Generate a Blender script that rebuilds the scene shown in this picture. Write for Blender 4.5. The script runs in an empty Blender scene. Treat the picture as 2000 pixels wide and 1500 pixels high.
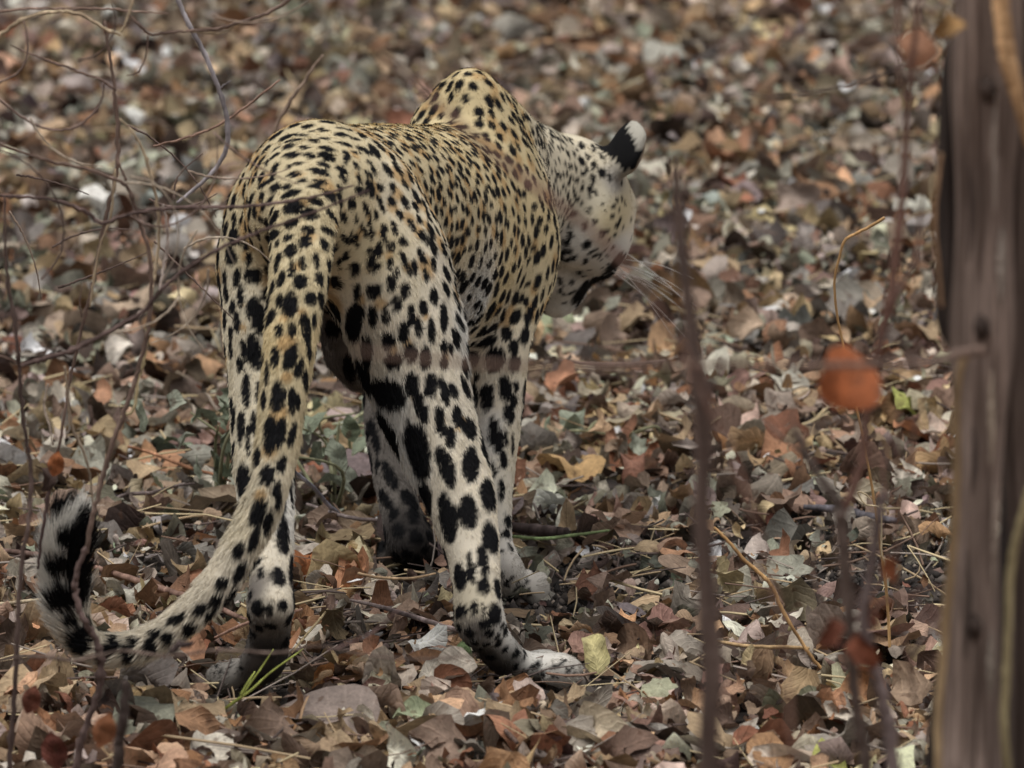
import bpy, math, random
import numpy as np
from mathutils import Vector, Matrix
from mathutils.bvhtree import BVHTree
from mathutils.kdtree import KDTree

S = bpy.context.scene
COL = S.collection

# ------------------------------------------------------------------ camera
CAM_H, PITCH, FPX = 2.2, math.radians(10.0), 20444.0      # 2000 px wide picture
cam = bpy.data.cameras.new('camera')
cam.sensor_width = 36.0
cam.lens = FPX * 36.0 / 2000.0
cam.clip_start, cam.clip_end = 0.1, 2000.0
cam.dof.use_dof = True
cam.dof.focus_distance = 11.15
cam.dof.aperture_fstop = 10.5
cam_o = bpy.data.objects.new('camera', cam)
COL.objects.link(cam_o)
cam_o.location = (0, 0, CAM_H)
cam_o.rotation_euler = (math.pi / 2 - PITCH, 0, 0)
S.camera = cam_o

# ------------------------------------------------------------------ sky and sun: soft light of an overcast bush
SUN_EL, SUN_AZ = math.radians(66), math.radians(-62)      # from the left and behind the camera
world = bpy.data.worlds.new('World')
S.world = world
world.use_nodes = True
wt = world.node_tree
sky = wt.nodes.new('ShaderNodeTexSky')
sky.sky_type = 'NISHITA'
sky.sun_disc = False
sky.sun_elevation = SUN_EL
sky.sun_rotation = math.radians(180) + SUN_AZ
sky.dust_density = 6.0
sky.air_density = 1.0
sky.ozone_density = 1.0
hs = wt.nodes.new('ShaderNodeHueSaturation')              # cloud takes most of the blue away
hs.inputs['Saturation'].default_value = 0.34
wt.links.new(sky.outputs['Color'], hs.inputs['Color'])
bg = wt.nodes['Background']
bg.inputs['Strength'].default_value = 0.06
wt.links.new(hs.outputs['Color'], bg.inputs['Color'])
sun = bpy.data.lights.new('sun', 'SUN')
sun.energy = 1.5
sun.angle = math.radians(22)
sun.color = (1.0, 0.97, 0.93)
sun_o = bpy.data.objects.new('sun', sun)
COL.objects.link(sun_o)
sun_dir = Vector((math.sin(SUN_AZ) * math.cos(SUN_EL), -math.cos(SUN_AZ) * math.cos(SUN_EL), math.sin(SUN_EL)))
sun_o.rotation_euler = sun_dir.to_track_quat('Z', 'Y').to_euler()
sun_o.location = (0, 8, 6)
S.view_settings.view_transform = 'Standard'
S.view_settings.look = 'None'
S.view_settings.exposure = 0.55
S.view_settings.gamma = 1.0
S.view_settings.use_curve_mapping = False
S.cycles.max_bounces = 6
S.cycles.diffuse_bounces = 3
S.cycles.use_denoising = True

# ------------------------------------------------------------------ helpers
SP, CP = math.sin(PITCH), math.cos(PITCH)
def ray(px, py):
    xc, yc = (px - 1000) / FPX, -(py - 750) / FPX
    return np.array([xc, CP + yc * SP, -SP + yc * CP])
def at(px, py, Y):
    """point seen at this pixel of the photograph, Y metres in front of the camera"""
    d = ray(px, py)
    return np.array([0, 0, CAM_H]) + d * (Y / d[1])
def gnd(px, py, z=0.0):
    d = ray(px, py)
    return np.array([0, 0, CAM_H]) + d * ((z - CAM_H) / d[2])
def mpp(Y):
    return Y / CP / FPX          # metres per pixel there
def srgb(r, g, b):
    f = lambda c: (c / 255 / 12.92) if c / 255 <= 0.04045 else ((c / 255 + 0.055) / 1.055) ** 2.4
    return (f(r), f(g), f(b))
def link(o, parent=None):
    COL.objects.link(o)
    if parent is not None:
        o.parent = parent
    return o
def tag(o, label, cat, group=None, kind=None):
    if label: o['label'] = label
    if cat: o['category'] = cat
    if group: o['group'] = group
    if kind: o['kind'] = kind
    return o
def empty(name, loc=(0, 0, 0)):
    o = bpy.data.objects.new(name, None)
    o.empty_display_size = 0.05
    o.location = loc
    return link(o)
def mesh_np(name, V, F, smooth=True):
    me = bpy.data.meshes.new(name)
    me.from_pydata([tuple(v) for v in V], [], [tuple(f) for f in F]) if len(V) < 3000 else mesh_fast(me, V, F)
    if smooth:
        me.polygons.foreach_set('use_smooth', np.ones(len(me.polygons), bool))
    me.update()
    return me
def mesh_fast(me, V, F):
    V = np.ascontiguousarray(V, np.float32); F = np.ascontiguousarray(F, np.int32)
    k = F.shape[1]
    me.vertices.add(len(V)); me.vertices.foreach_set('co', V.ravel())
    me.loops.add(F.size); me.loops.foreach_set('vertex_index', F.ravel())
    me.polygons.add(len(F))
    me.polygons.foreach_set('loop_start', np.arange(0, F.size, k, dtype=np.int32))
    me.update(calc_edges=True)
def add_col(me, C, name='col'):
    a = me.color_attributes.new(name, 'FLOAT_COLOR', 'POINT')
    C = np.asarray(C, np.float32)
    C4 = np.ones((len(C), 4), np.float32); C4[:, :3] = C[:, :3]
    a.data.foreach_set('color', C4.ravel())
def catmull(P, n):
    P = np.asarray(P, float)
    Q = np.vstack([2 * P[0] - P[1], P, 2 * P[-1] - P[-2]])
    out = []
    m = len(P) - 1
    for t in np.linspace(0, m, n):
        i = min(int(t), m - 1); u = t - i
        p0, p1, p2, p3 = Q[i], Q[i + 1], Q[i + 2], Q[i + 3]
        out.append(0.5 * ((2 * p1) + (-p0 + p2) * u + (2 * p0 - 5 * p1 + 4 * p2 - p3) * u * u + (-p0 + 3 * p1 - 3 * p2 + p3) * u ** 3))
    return np.array(out)
def norm(v):
    v = np.asarray(v, float)
    return v / np.maximum(np.linalg.norm(v, axis=-1, keepdims=True), 1e-9)
def noise3(P, seed=0):
    """cheap smooth value noise for arrays of points (period-free hash lattice)"""
    P = np.asarray(P, float) + seed * 17.31
    i = np.floor(P).astype(np.int64); f = P - i
    f = f * f * (3 - 2 * f)
    def h(a, b, c):
        n = (a * 374761393 + b * 668265263 + c * 2147483647 + seed * 144665) & 0xffffffff
        n = ((n ^ (n >> 13)) * 1274126177) & 0xffffffff
        return ((n ^ (n >> 16)) & 0xffff) / 65535.0
    r = 0
    for dx in (0, 1):
        for dy in (0, 1):
            for dz in (0, 1):
                w = (f[..., 0] if dx else 1 - f[..., 0]) * (f[..., 1] if dy else 1 - f[..., 1]) * (f[..., 2] if dz else 1 - f[..., 2])
                r = r + w * h(i[..., 0] + dx, i[..., 1] + dy, i[..., 2] + dz)
    return r
# ================================================================== ground and leaf litter
rg = np.random.default_rng(11)
def axis(dense, far, step):
    a = list(np.arange(-dense, dense + 1e-6, step)); v = dense; g = step
    while v < far:
        g *= 1.5; v += g; a.append(v); a.insert(0, -v)
    return np.array(a)
gx = axis(2.4, 400, .05); gy = 13 + axis(5.0, 500, .05)
X, Y = np.meshgrid(gx, gy, indexing='ij')
BARE = [(1770, 1150, .13, .30, 1.0), (1160, 1140, .11, .16, .95), (1480, 1060, .12, .12, .8), (690, 1290, .09, .07, .7), (640, 1180, .08, .10, .35), (280, 1300, .09, .08, .4), (960, 1340, .10, .05, .5)]
BARE = [(*gnd(px, py)[:2], a, b, k) for (px, py, a, b, k) in BARE]
def bare(x, y):
    r = np.zeros_like(x)
    for (bx, by, a, b, k) in BARE:
        r = np.maximum(r, k * np.clip(1.6 - np.sqrt(((x - bx) / a) ** 2 + ((y - by) / b) ** 2) * 1.2, 0, 1))
    return r
def hgt(x, y):
    P = np.stack([x * 3.1, y * 3.1, np.zeros_like(x)], -1)
    near = np.clip(1.5 - np.maximum(np.abs(x) / 3, np.abs(y - 13) / 6), 0, 1)
    return (noise3(P, 2) - .5) * .018 * near + (noise3(P * 5, 3) - .5) * .006 * near - .012
Z = hgt(X, Y)
nx, ny = X.shape
GV = np.stack([X, Y, Z], -1).reshape(-1, 3)
ii = (np.arange(nx - 1)[:, None] * ny + np.arange(ny - 1)[None]).ravel()
GF = np.stack([ii, ii + ny, ii + ny + 1, ii + 1], 1)
g_me = mesh_np('ground', GV, GF)
def nd(nt, t, **k):
    n = nt.nodes.new(t)
    for a, b in k.items(): setattr(n, a, b)
    return n
def ramp(nt, stops):
    r = nt.nodes.new('ShaderNodeValToRGB'); e = r.color_ramp.elements
    e[0].position, e[0].color = stops[0][0], (*stops[0][1], 1)
    e[1].position, e[1].color = stops[-1][0], (*stops[-1][1], 1)
    for p, c in stops[1:-1]:
        q = e.new(p); q.color = (*c, 1)
    return r
def new_mat(name):
    m = bpy.data.materials.new(name); m.use_nodes = True
    return m, m.node_tree, m.node_tree.nodes['Principled BSDF']
M_SOIL, nt, pb = new_mat('dark_soil_and_far_litter')
tc = nd(nt, 'ShaderNodeTexCoord')
n1 = nd(nt, 'ShaderNodeTexNoise'); n1.inputs['Scale'].default_value = 35; n1.inputs['Detail'].default_value = 8
nt.links.new(tc.outputs['Object'], n1.inputs['Vector'])
r1 = ramp(nt, [(.3, srgb(34, 31, 30)), (.55, srgb(58, 53, 50)), (.75, srgb(84, 78, 74))])
nt.links.new(n1.outputs['Fac'], r1.inputs['Fac'])
vo = nd(nt, 'ShaderNodeTexVoronoi'); vo.inputs['Scale'].default_value = 17
nt.links.new(tc.outputs['Object'], vo.inputs['Vector'])
sx = nd(nt, 'ShaderNodeSeparateColor'); nt.links.new(vo.outputs['Color'], sx.inputs['Color'])
r2 = ramp(nt, [(0, srgb(80, 62, 52)), (.3, srgb(140, 118, 106)), (.55, srgb(160, 146, 132)), (.8, srgb(150, 104, 72)), (1, srgb(190, 176, 150))])
nt.links.new(sx.outputs[0], r2.inputs['Fac'])
sp = nd(nt, 'ShaderNodeSeparateXYZ'); nt.links.new(tc.outputs['Object'], sp.inputs['Vector'])
def mth(op, a, b=None, clamp=False):
    n = nd(nt, 'ShaderNodeMath', operation=op, use_clamp=clamp)
    for i, v in enumerate((a, b)):
        if v is None: continue
        if isinstance(v, (int, float)): n.inputs[i].default_value = v
        else: nt.links.new(v, n.inputs[i])
    return n.outputs[0]
dx = mth('DIVIDE', mth('ABSOLUTE', sp.outputs['X']), 2.6)
dy = mth('DIVIDE', mth('ABSOLUTE', mth('SUBTRACT', sp.outputs['Y'], 13.5)), 6.0)
fac = mth('MULTIPLY', mth('SUBTRACT', mth('MAXIMUM', dx, dy), .92), 8.0, True)
mx = nd(nt, 'ShaderNodeMix', data_type='RGBA')
nt.links.new(fac, mx.inputs[0]); nt.links.new(r1.outputs[0], mx.inputs[6]); nt.links.new(r2.outputs[0], mx.inputs[7])
nt.links.new(mx.outputs[2], pb.inputs['Base Color'])
pb.inputs['Roughness'].default_value = .95; pb.inputs['Specular IOR Level'].default_value = .1
bp = nd(nt, 'ShaderNodeBump'); bp.inputs['Strength'].default_value = .7; bp.inputs['Distance'].default_value = .01
nt.links.new(n1.outputs['Fac'], bp.inputs['Height']); nt.links.new(bp.outputs[0], pb.inputs['Normal'])
g_me.materials.append(M_SOIL)
ground = link(bpy.data.objects.new('ground', g_me)); ground['kind'] = 'structure'

# ---- leaf shapes: unit length along +Y from the stalk, lying in XY
def leaf(kind, curl, nt_, nc, seed):
    r = np.random.default_rng(seed)
    t = np.linspace(0, 1, nt_)
    if kind == 'oval':   w = .30 * np.sin(np.pi * t ** .8) ** .75
    if kind == 'broad':  w = .46 * np.sin(np.pi * t ** .72) ** .6
    if kind == 'narrow': w = .17 * np.sin(np.pi * t ** .85) ** .8
    if kind == 'lobed':  w = .42 * np.sin(np.pi * t ** .8) ** .6 * (1 + .24 * np.sin(t * 15 + r.uniform(0, 6)))
    if kind == 'torn':   w = .36 * np.sin(np.pi * np.clip(t * .9 + .05, 0, 1)) ** .5
    wl = w * (1 + r.normal(0, .07 if kind != 'torn' else .22, nt_)); wr = w * (1 + r.normal(0, .07 if kind != 'torn' else .22, nt_))
    if kind in ('torn', 'lobed'):
        for _ in range(2):
            k = r.integers(1, nt_ - 1); (wl if r.random() < .5 else wr)[k] *= r.uniform(.2, .6)
    sm = lambda q: np.convolve(np.r_[q[0], q, q[-1]], [.22, .56, .22], 'valid')
    if kind != 'lobed': wl, wr = sm(wl), sm(wr)
    wl = np.clip(wl, .006, .6); wr = np.clip(wr, .006, .6)
    wl[-1] *= .15; wr[-1] *= .15
    c = np.linspace(-1, 1, nc)
    U = np.where(c[None] < 0, c[None] * wl[:, None], c[None] * wr[:, None]); Tt = np.repeat(t[:, None], nc, 1)
    bend = r.uniform(-1.2, 1.8) if curl == 'flat' else r.uniform(1.5, 3.6) * r.choice([-1, 1])
    cup = r.uniform(.2, 1.4) if curl == 'flat' else r.uniform(1.6, 4.0)
    if curl == 'rolled': cup = r.uniform(5, 8); bend *= .4
    # bend along the length
    th = bend * (Tt - .3) * .9
    y = np.cumsum(np.cos(bend * (t - .3) * .9)) / nt_; z = np.cumsum(np.sin(bend * (t - .3) * .9)) / nt_
    y = np.repeat(y[:, None], nc, 1); z = np.repeat(z[:, None], nc, 1)
    a = U * cup * 1.1
    x = np.where(np.abs(cup) > .05, np.sin(a) / (cup * 1.1), U); lift = (1 - np.cos(a)) / (cup * 1.1)
    tw = r.uniform(-.8, .8) * (Tt - .5)
    x2 = x * np.cos(tw) - lift * np.sin(tw); l2 = x * np.sin(tw) + lift * np.cos(tw)
    y2 = y - np.sin(th) * l2; z2 = z + np.cos(th) * l2
    V = np.stack([x2, y2, z2], -1)
    amp = .16 if curl != 'flat' else .10
    for k, sc in enumerate((3.0, 6.5)):
        for j in range(3): V[..., j] += (noise3(np.stack([U * sc + 9, Tt * sc, np.zeros_like(U)], -1), seed * 5 + k * 3 + j) - .5) * amp * (2 if j == 2 else .6) / (1 + .6 * k)
    V = V.reshape(-1, 3); V[:, 1] -= V[:, 1].mean(); V[:, 2] -= V[:, 2].mean()
    i = (np.arange(nt_ - 1)[:, None] * nc + np.arange(nc - 1)[None]).ravel()
    F = np.stack([i, i + 1, i + nc + 1, i + nc], 1)
    UV = np.stack([np.repeat(c[None], nt_, 0).ravel() * .5 + .5, Tt.ravel()], 1)
    return V, F, UV
PALETTE = [('grey beige', (154, 145, 133), .23), ('pinkish brown', (142, 121, 106), .19), ('tan', (168, 146, 117), .18), ('orange brown', (148, 115, 88), .09), ('rust red', (120, 86, 67), .05),
           ('dark brown', (74, 61, 53), .11), ('pale cream', (206, 198, 182), .09), ('grey green', (138, 138, 122), .03), ('purple grey', (114, 106, 101), .03)]
PALC = np.array([srgb(*p[1]) for p in PALETTE]); PALW = np.array([p[2] for p in PALETTE]); PALW = PALW / PALW.sum()

def leaf_material(name, use_attr):
    m, nt, pb = new_mat(name)
    if use_attr:
        src = nd(nt, 'ShaderNodeAttribute', attribute_name='col').outputs['Color']
        co = nd(nt, 'ShaderNodeTexCoord').outputs['Object']
    else:
        src = nd(nt, 'ShaderNodeObjectInfo').outputs['Color']
        co = nd(nt, 'ShaderNodeNewGeometry').outputs['Position']
    uv = nd(nt, 'ShaderNodeUVMap', uv_map='uv')
    s = nd(nt, 'ShaderNodeSeparateXYZ'); nt.links.new(uv.outputs[0], s.inputs[0])
    def mth(op, a, b=None, clamp=False, c=None):
        n = nd(nt, 'ShaderNodeMath', operation=op, use_clamp=clamp)
        for i, v in enumerate((a, b, c)):
            if v is None: continue
            if isinstance(v, (int, float)): n.inputs[i].default_value = v
            else: nt.links.new(v, n.inputs[i])
        return n.outputs[0]
    off = mth('ABSOLUTE', mth('SUBTRACT', s.outputs['X'], .5))
    rib = mth('SUBTRACT', 1.0, mth('MULTIPLY', off, 16), True)
    vein = mth('POWER', mth('ABSOLUTE', mth('SINE', mth('MULTIPLY', mth('SUBTRACT', s.outputs['Y'], mth('MULTIPLY', off, .55)), 24.0))), 14.0)
    vv = mth('MAXIMUM', rib, mth('MULTIPLY', vein, .55))
    n1 = nd(nt, 'ShaderNodeTexNoise'); n1.inputs['Scale'].default_value = 55; n1.inputs['Detail'].default_value = 6; n1.inputs['Roughness'].default_value = .65
    nt.links.new(co, n1.inputs['Vector'])
    n2 = nd(nt, 'ShaderNodeTexNoise'); n2.inputs['Scale'].default_value = 240; n2.inputs['Detail'].default_value = 3
    nt.links.new(co, n2.inputs['Vector'])
    v1 = mth('MULTIPLY_ADD', n1.outputs['Fac'], 1.5, c=.28)
    v2 = mth('MULTIPLY_ADD', n2.outputs['Fac'], .6, c=.7)
    v3 = mth('MULTIPLY_ADD', vv, .28, c=1.0)
    val = mth('MULTIPLY', mth('MULTIPLY', v1, v2), v3)
    mm = nd(nt, 'ShaderNodeVectorMath', operation='SCALE'); nt.links.new(src, mm.inputs[0]); nt.links.new(val, mm.inputs[3])
    # brown decay blotches
    n3 = nd(nt, 'ShaderNodeTexNoise'); n3.inputs['Scale'].default_value = 90; n3.inputs['Detail'].default_value = 2
    nt.links.new(co, n3.inputs['Vector'])
    bl = mth('MULTIPLY', mth('SUBTRACT', n3.outputs['Fac'], .60), 9.0, True)
    mx = nd(nt, 'ShaderNodeMix', data_type='RGBA'); nt.links.new(mth('MULTIPLY', bl, .6), mx.inputs[0])
    nt.links.new(mm.outputs[0], mx.inputs[6]); mx.inputs[7].default_value = (*srgb(86, 62, 48), 1)
    nt.links.new(mx.outputs[2], pb.inputs['Base Color'])
    pb.inputs['Roughness'].default_value = .72; pb.inputs['Specular IOR Level'].default_value = .22
    bp = nd(nt, 'ShaderNodeBump'); bp.inputs['Strength'].default_value = .5; bp.inputs['Distance'].default_value = .002
    nt.links.new(mth('ADD', n2.outputs['Fac'], vv), bp.inputs['Height']); nt.links.new(bp.outputs[0], pb.inputs['Normal'])
    # thin dry blades let a little light through
    tr = nd(nt, 'ShaderNodeBsdfTranslucent'); nt.links.new(mx.outputs[2], tr.inputs['Color'])
    ms = nd(nt, 'ShaderNodeMixShader'); ms.inputs[0].default_value = .12
    out = [n for n in nt.nodes if n.type == 'OUTPUT_MATERIAL'][0]
    nt.links.new(pb.outputs[0], ms.inputs[1]); nt.links.new(tr.outputs[0], ms.inputs[2]); nt.links.new(ms.outputs[0], out.inputs['Surface'])
    return m
M_LITTER = leaf_material('dry_leaf_litter', True)
M_LEAF = leaf_material('dry_leaf', False)

def rot_mats(n, tilt_sd, r):
    yaw = r.uniform(0, 2 * np.pi, n); ti = np.abs(r.normal(0, tilt_sd, n)); ta = r.uniform(0, 2 * np.pi, n)
    flip = r.random(n) < .4
    cy, sy = np.cos(yaw), np.sin(yaw)
    Rz = np.zeros((n, 3, 3)); Rz[:, 0, 0] = cy; Rz[:, 0, 1] = -sy; Rz[:, 1, 0] = sy; Rz[:, 1, 1] = cy; Rz[:, 2, 2] = 1
    Rz[flip, :, 2] *= -1; Rz[flip, :, 0] *= -1
    k = np.stack([np.cos(ta), np.sin(ta), np.zeros(n)], 1)
    K = np.zeros((n, 3, 3)); K[:, 0, 1] = -k[:, 2]; K[:, 0, 2] = k[:, 1]; K[:, 1, 0] = k[:, 2]; K[:, 1, 2] = -k[:, 0]; K[:, 2, 0] = -k[:, 1]; K[:, 2, 1] = k[:, 0]
    T = np.eye(3)[None] + np.sin(ti)[:, None, None] * K + (1 - np.cos(ti))[:, None, None] * (K @ K)
    return T @ Rz
PAWS = [(*gnd(px, py)[:2], a) for (px, py, a) in ((1040, 1335, .075), (1105, 1330, .07), (1005, 1172, .075), (1040, 1180, .07), (805, 1108, .05), (445, 1338, .05), (520, 1348, .05), (960, 1330, .05))]
def paw_zone(x, y):
    r = np.zeros_like(x)
    for (bx, by, a) in PAWS:
        r = np.maximum(r, np.clip(2.2 - 2 * np.sqrt(((x - bx) / a) ** 2 + ((y - by + .055) / .115) ** 2), 0, 1))
    return r
xs, ys = [], []
for (n, x0, x1, y0, y1) in ((36000, -1.0, 1.0, 9.8, 16.8), (4600, -2.7, -1.0, 8.2, 19.3), (4600, 1.0, 2.7, 8.2, 19.3), (1600, -1.0, 1.0, 8.2, 9.8), (2400, -1.0, 1.0, 16.8, 19.3)):
    xs.append(rg.uniform(x0, x1, n)); ys.append(rg.uniform(y0, y1, n))
xs.append(rg.uniform(-.85, .85, 9000)); ys.append(rg.uniform(10.0, 14.0, 9000))     # crushed bits
xs = np.concatenate(xs); ys = np.concatenate(ys)
size = np.clip(rg.lognormal(np.log(.034), .52, len(xs)), .008, .085)
size = np.where((np.abs(xs) > 1.0) | (ys > 16.8) | (ys < 9.8), size * 1.5, size)
size[-9000:] = rg.uniform(.007, .018, 9000)
keep = (rg.random(len(xs)) > bare(xs, ys) * .95) | ((size < .018) & (rg.random(len(xs)) < .3))
keep &= rg.random(len(xs)) > paw_zone(xs, ys) * .82
xs, ys, size = xs[keep], ys[keep], size[keep]; NL = len(xs)
protos = []
kinds = ['oval', 'broad', 'torn', 'lobed', 'narrow', 'torn', 'broad', 'oval']
for i in range(32):
    protos.append(leaf(kinds[i % 8], ['flat', 'curled', 'curled', 'rolled', 'curled'][i % 5], 9, 5, 100 + i))
for i in range(16):
    protos.append(leaf(kinds[(i + 3) % 8], ['curled', 'rolled', 'curled', 'flat', 'curled'][i % 5], 5, 3, 180 + i))
which = np.where(size > .026, rg.integers(0, 32, NL), rg.integers(32, 48, NL))
RM = rot_mats(NL, .58, rg)
pz = paw_zone(xs, ys)
lay = (rg.random(NL) ** 1.4 * .038 + .001) * (1 - .9 * pz)
patch = noise3(np.stack([xs * 1.7, ys * 1.1, xs * 0], -1), 31)      # some drifts are redder, some greyer
ci_ = np.array([rg.choice(len(PALETTE), p=PALW) for _ in range(NL)])
LC = PALC[ci_] * rg.lognormal(0, .36, (NL, 1)) * (1 + rg.normal(0, .05, (NL, 3)))
LC = np.clip(LC * np.where(patch[:, None] > .5, np.array([1.04, .98, .94]), np.array([.98, 1.0, 1.0])), .01, .8)
LV, LF, LUV, LCC = [], [], [], []; off = 0
hz = hgt(xs, ys)
for k, (V, F, UV) in enumerate(protos):
    m = np.where(which == k)[0]
    if not len(m): continue
    P = np.einsum('nij,vj->nvi', RM[m], V) * size[m][:, None, None]
    P[..., 2] *= (1 - .75 * pz[m])[:, None]
    P[..., 0] += xs[m][:, None]; P[..., 1] += ys[m][:, None]
    P[..., 2] += (hz[m] + lay[m])[:, None] + .004
    sink = np.maximum(hz[m] - .010 - P[..., 2].min(1), 0)
    P[..., 2] += (sink * .7)[:, None]
    nv = len(V)
    LV.append(P.reshape(-1, 3)); LF.append((F[None] + (np.arange(len(m)) * nv)[:, None, None] + off).reshape(-1, 4)); off += nv * len(m)
    LUV.append(np.tile(UV, (len(m), 1))); LCC.append(np.repeat(LC[m], nv, 0))
LV = np.vstack(LV); LF = np.vstack(LF); LUV = np.vstack(LUV); LCC = np.vstack(LCC)
def uv_layer(me, UV, F):
    l = me.uv_layers.new(name='uv'); l.data.foreach_set('uv', UV[F.ravel()].astype(np.float32).ravel())
lit_me = mesh_np('leaf_litter', LV, LF); add_col(lit_me, LCC); uv_layer(lit_me, LUV, LF); lit_me.materials.append(M_LITTER)
litter = link(bpy.data.objects.new('leaf_litter', lit_me))
tag(litter, 'deep litter of small dry brown and grey leaves covering the ground', 'leaf litter', kind='stuff')

# ---- crumbs, straws and twig ends mixed into the litter
NS = 11000
sx_ = rg.uniform(-1.4, 1.4, NS); sy_ = rg.uniform(9.2, 17.5, NS)
sl = rg.uniform(.02, .14, NS) * np.where(rg.random(NS) < .2, 1.6, 1); sr = rg.uniform(.0006, .0018, NS)
ya = rg.uniform(0, 2 * np.pi, NS); pt = rg.normal(0, .22, NS)
sd = np.stack([np.cos(ya) * np.cos(pt), np.sin(ya) * np.cos(pt), np.sin(pt)], 1)
base = np.stack([sx_, sy_, hgt(sx_, sy_) + rg.uniform(.008, .040, NS)], 1)
side = norm(np.cross(sd, [0, 0, 1.0])); up_ = np.cross(side, sd)
bow = rg.normal(0, .12, NS)[:, None]; bow2 = rg.normal(0, .06, NS)[:, None]
SV = []
for j, t in enumerate((-.5, -.15, .2, .5)):
    cpt = base + sd * (sl * t)[:, None] + (side * bow + up_ * bow2) * sl[:, None] * (.25 - t * t) * 2
    for (a, b) in ((0, 1), (.87, -.5), (-.87, -.5)):
        SV.append(cpt + (side * a + up_ * b) * (sr * (1 - .3 * (j == 3)))[:, None])
SV = np.stack(SV, 1)
sf = []
for j in range(3):
    for q in range(3):
        sf.append((j * 3 + q, j * 3 + (q + 1) % 3, j * 3 + 3 + (q + 1) % 3, j * 3 + 3 + q))
sf = np.array(sf)
SF = (sf[None] + (np.arange(NS) * 12)[:, None, None]).reshape(-1, 4)
scol = np.array([srgb(*c) for c in ((196, 178, 140), (172, 150, 118), (120, 96, 80), (88, 74, 68), (150, 138, 128))])[rg.choice(5, NS, p=[.25, .2, .2, .2, .15])] * rg.lognormal(0, .15, (NS, 1))
st_me = mesh_np('straw_and_twig_bits', SV.reshape(-1, 3), SF); add_col(st_me, np.repeat(scol, 12, 0))
M_STRAW, nt, pb = new_mat('dry_straw')
a_ = nd(nt, 'ShaderNodeAttribute', attribute_name='col'); nt.links.new(a_.outputs['Color'], pb.inputs['Base Color']); pb.inputs['Roughness'].default_value = .7
st_me.materials.append(M_STRAW)
straw = link(bpy.data.objects.new('straw_and_twig_bits', st_me))
tag(straw, 'thin dry grass straws and broken twig ends strewn through the leaves', 'straw', kind='stuff')

# ---- crumbs of earth on the bare patches
NC = 5200
bi = rg.integers(0, len(BARE), NC * 2); BA = np.array(BARE)
cx_ = BA[bi, 0] + rg.normal(0, .75, NC * 2) * BA[bi, 2]; cy_ = BA[bi, 1] + rg.normal(0, .75, NC * 2) * BA[bi, 3]
cs_ = np.clip(rg.lognormal(np.log(.0030), .6, NC * 2), .0012, .012)
octv = np.array([(1, 0, 0), (0, 1, 0), (-1, 0, 0), (0, -1, 0), (0, 0, 1), (0, 0, -1)], float)
octf = np.array([(0, 1, 4), (1, 2, 4), (2, 3, 4), (3, 0, 4), (1, 0, 5), (2, 1, 5), (3, 2, 5), (0, 3, 5)])
CV = octv[None] * rg.uniform(.5, 1.3, (NC * 2, 6, 3)) * cs_[:, None, None]
ca_ = rg.uniform(0, 6.28, NC * 2); c0, s0 = np.cos(ca_)[:, None], np.sin(ca_)[:, None]
CV = np.stack([CV[..., 0] * c0 - CV[..., 1] * s0, CV[..., 0] * s0 + CV[..., 1] * c0, CV[..., 2]], -1)
CV += np.stack([cx_, cy_, hgt(cx_, cy_) + cs_ * .3], 1)[:, None]
CF = (octf[None] + (np.arange(NC * 2) * 6)[:, None, None]).reshape(-1, 3)
cr_me = mesh_np('soil_crumbs', CV.reshape(-1, 3), CF, smooth=False)
cc_ = np.array([srgb(*c) for c in ((52, 47, 44), (74, 67, 62), (98, 90, 84), (36, 33, 31), (140, 128, 116))])[rg.choice(5, NC * 2, p=[.3, .28, .18, .16, .08])]
add_col(cr_me, np.repeat(cc_, 6, 0))
M_CRUMB, nt, pb = new_mat('earth_crumb')
a_ = nd(nt, 'ShaderNodeAttribute', attribute_name='col'); nt.links.new(a_.outputs['Color'], pb.inputs['Base Color']); pb.inputs['Roughness'].default_value = .95
cr_me.materials.append(M_CRUMB)
tag(link(bpy.data.objects.new('soil_crumbs', cr_me)), 'dark crumbs of earth and leaf dust on the bare soil patches', 'soil', kind='stuff')

# ---- the larger fallen leaves, each a thing of its own
SHAPES = [('broad', 'flat', 'broad flat'), ('broad', 'curled', 'broad curled'), ('lobed', 'flat', 'ragged-edged flat'), ('lobed', 'curled', 'ragged-edged curled'), ('oval', 'flat', 'oval flat'), ('oval', 'curled', 'oval curled'),
          ('narrow', 'curled', 'narrow curled'), ('torn', 'flat', 'torn flat'), ('torn', 'curled', 'torn crumpled'), ('broad', 'rolled', 'tightly rolled')]
LEAFM = []
for i, (k, c, nm) in enumerate(SHAPES):
    V, F, UV = leaf(k, c, 11, 7, 300 + i * 7)
    me = mesh_np('fallen_leaf', V, F); uv_layer(me, UV, F); me.materials.append(M_LEAF)
    LEAFM.append(me)
def put_leaf(shape, colour, loc, size, rot, label, group=None, name='fallen_leaf', parent=None, mesh=None):
    o = bpy.data.objects.new(name, mesh or LEAFM[shape]); o.location = loc; o.scale = (size,) * 3; o.rotation_euler = rot
    o.color = (*colour, 1)
    link(o, parent)
    if label: tag(o, label, 'leaf', group)
    return o
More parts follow.
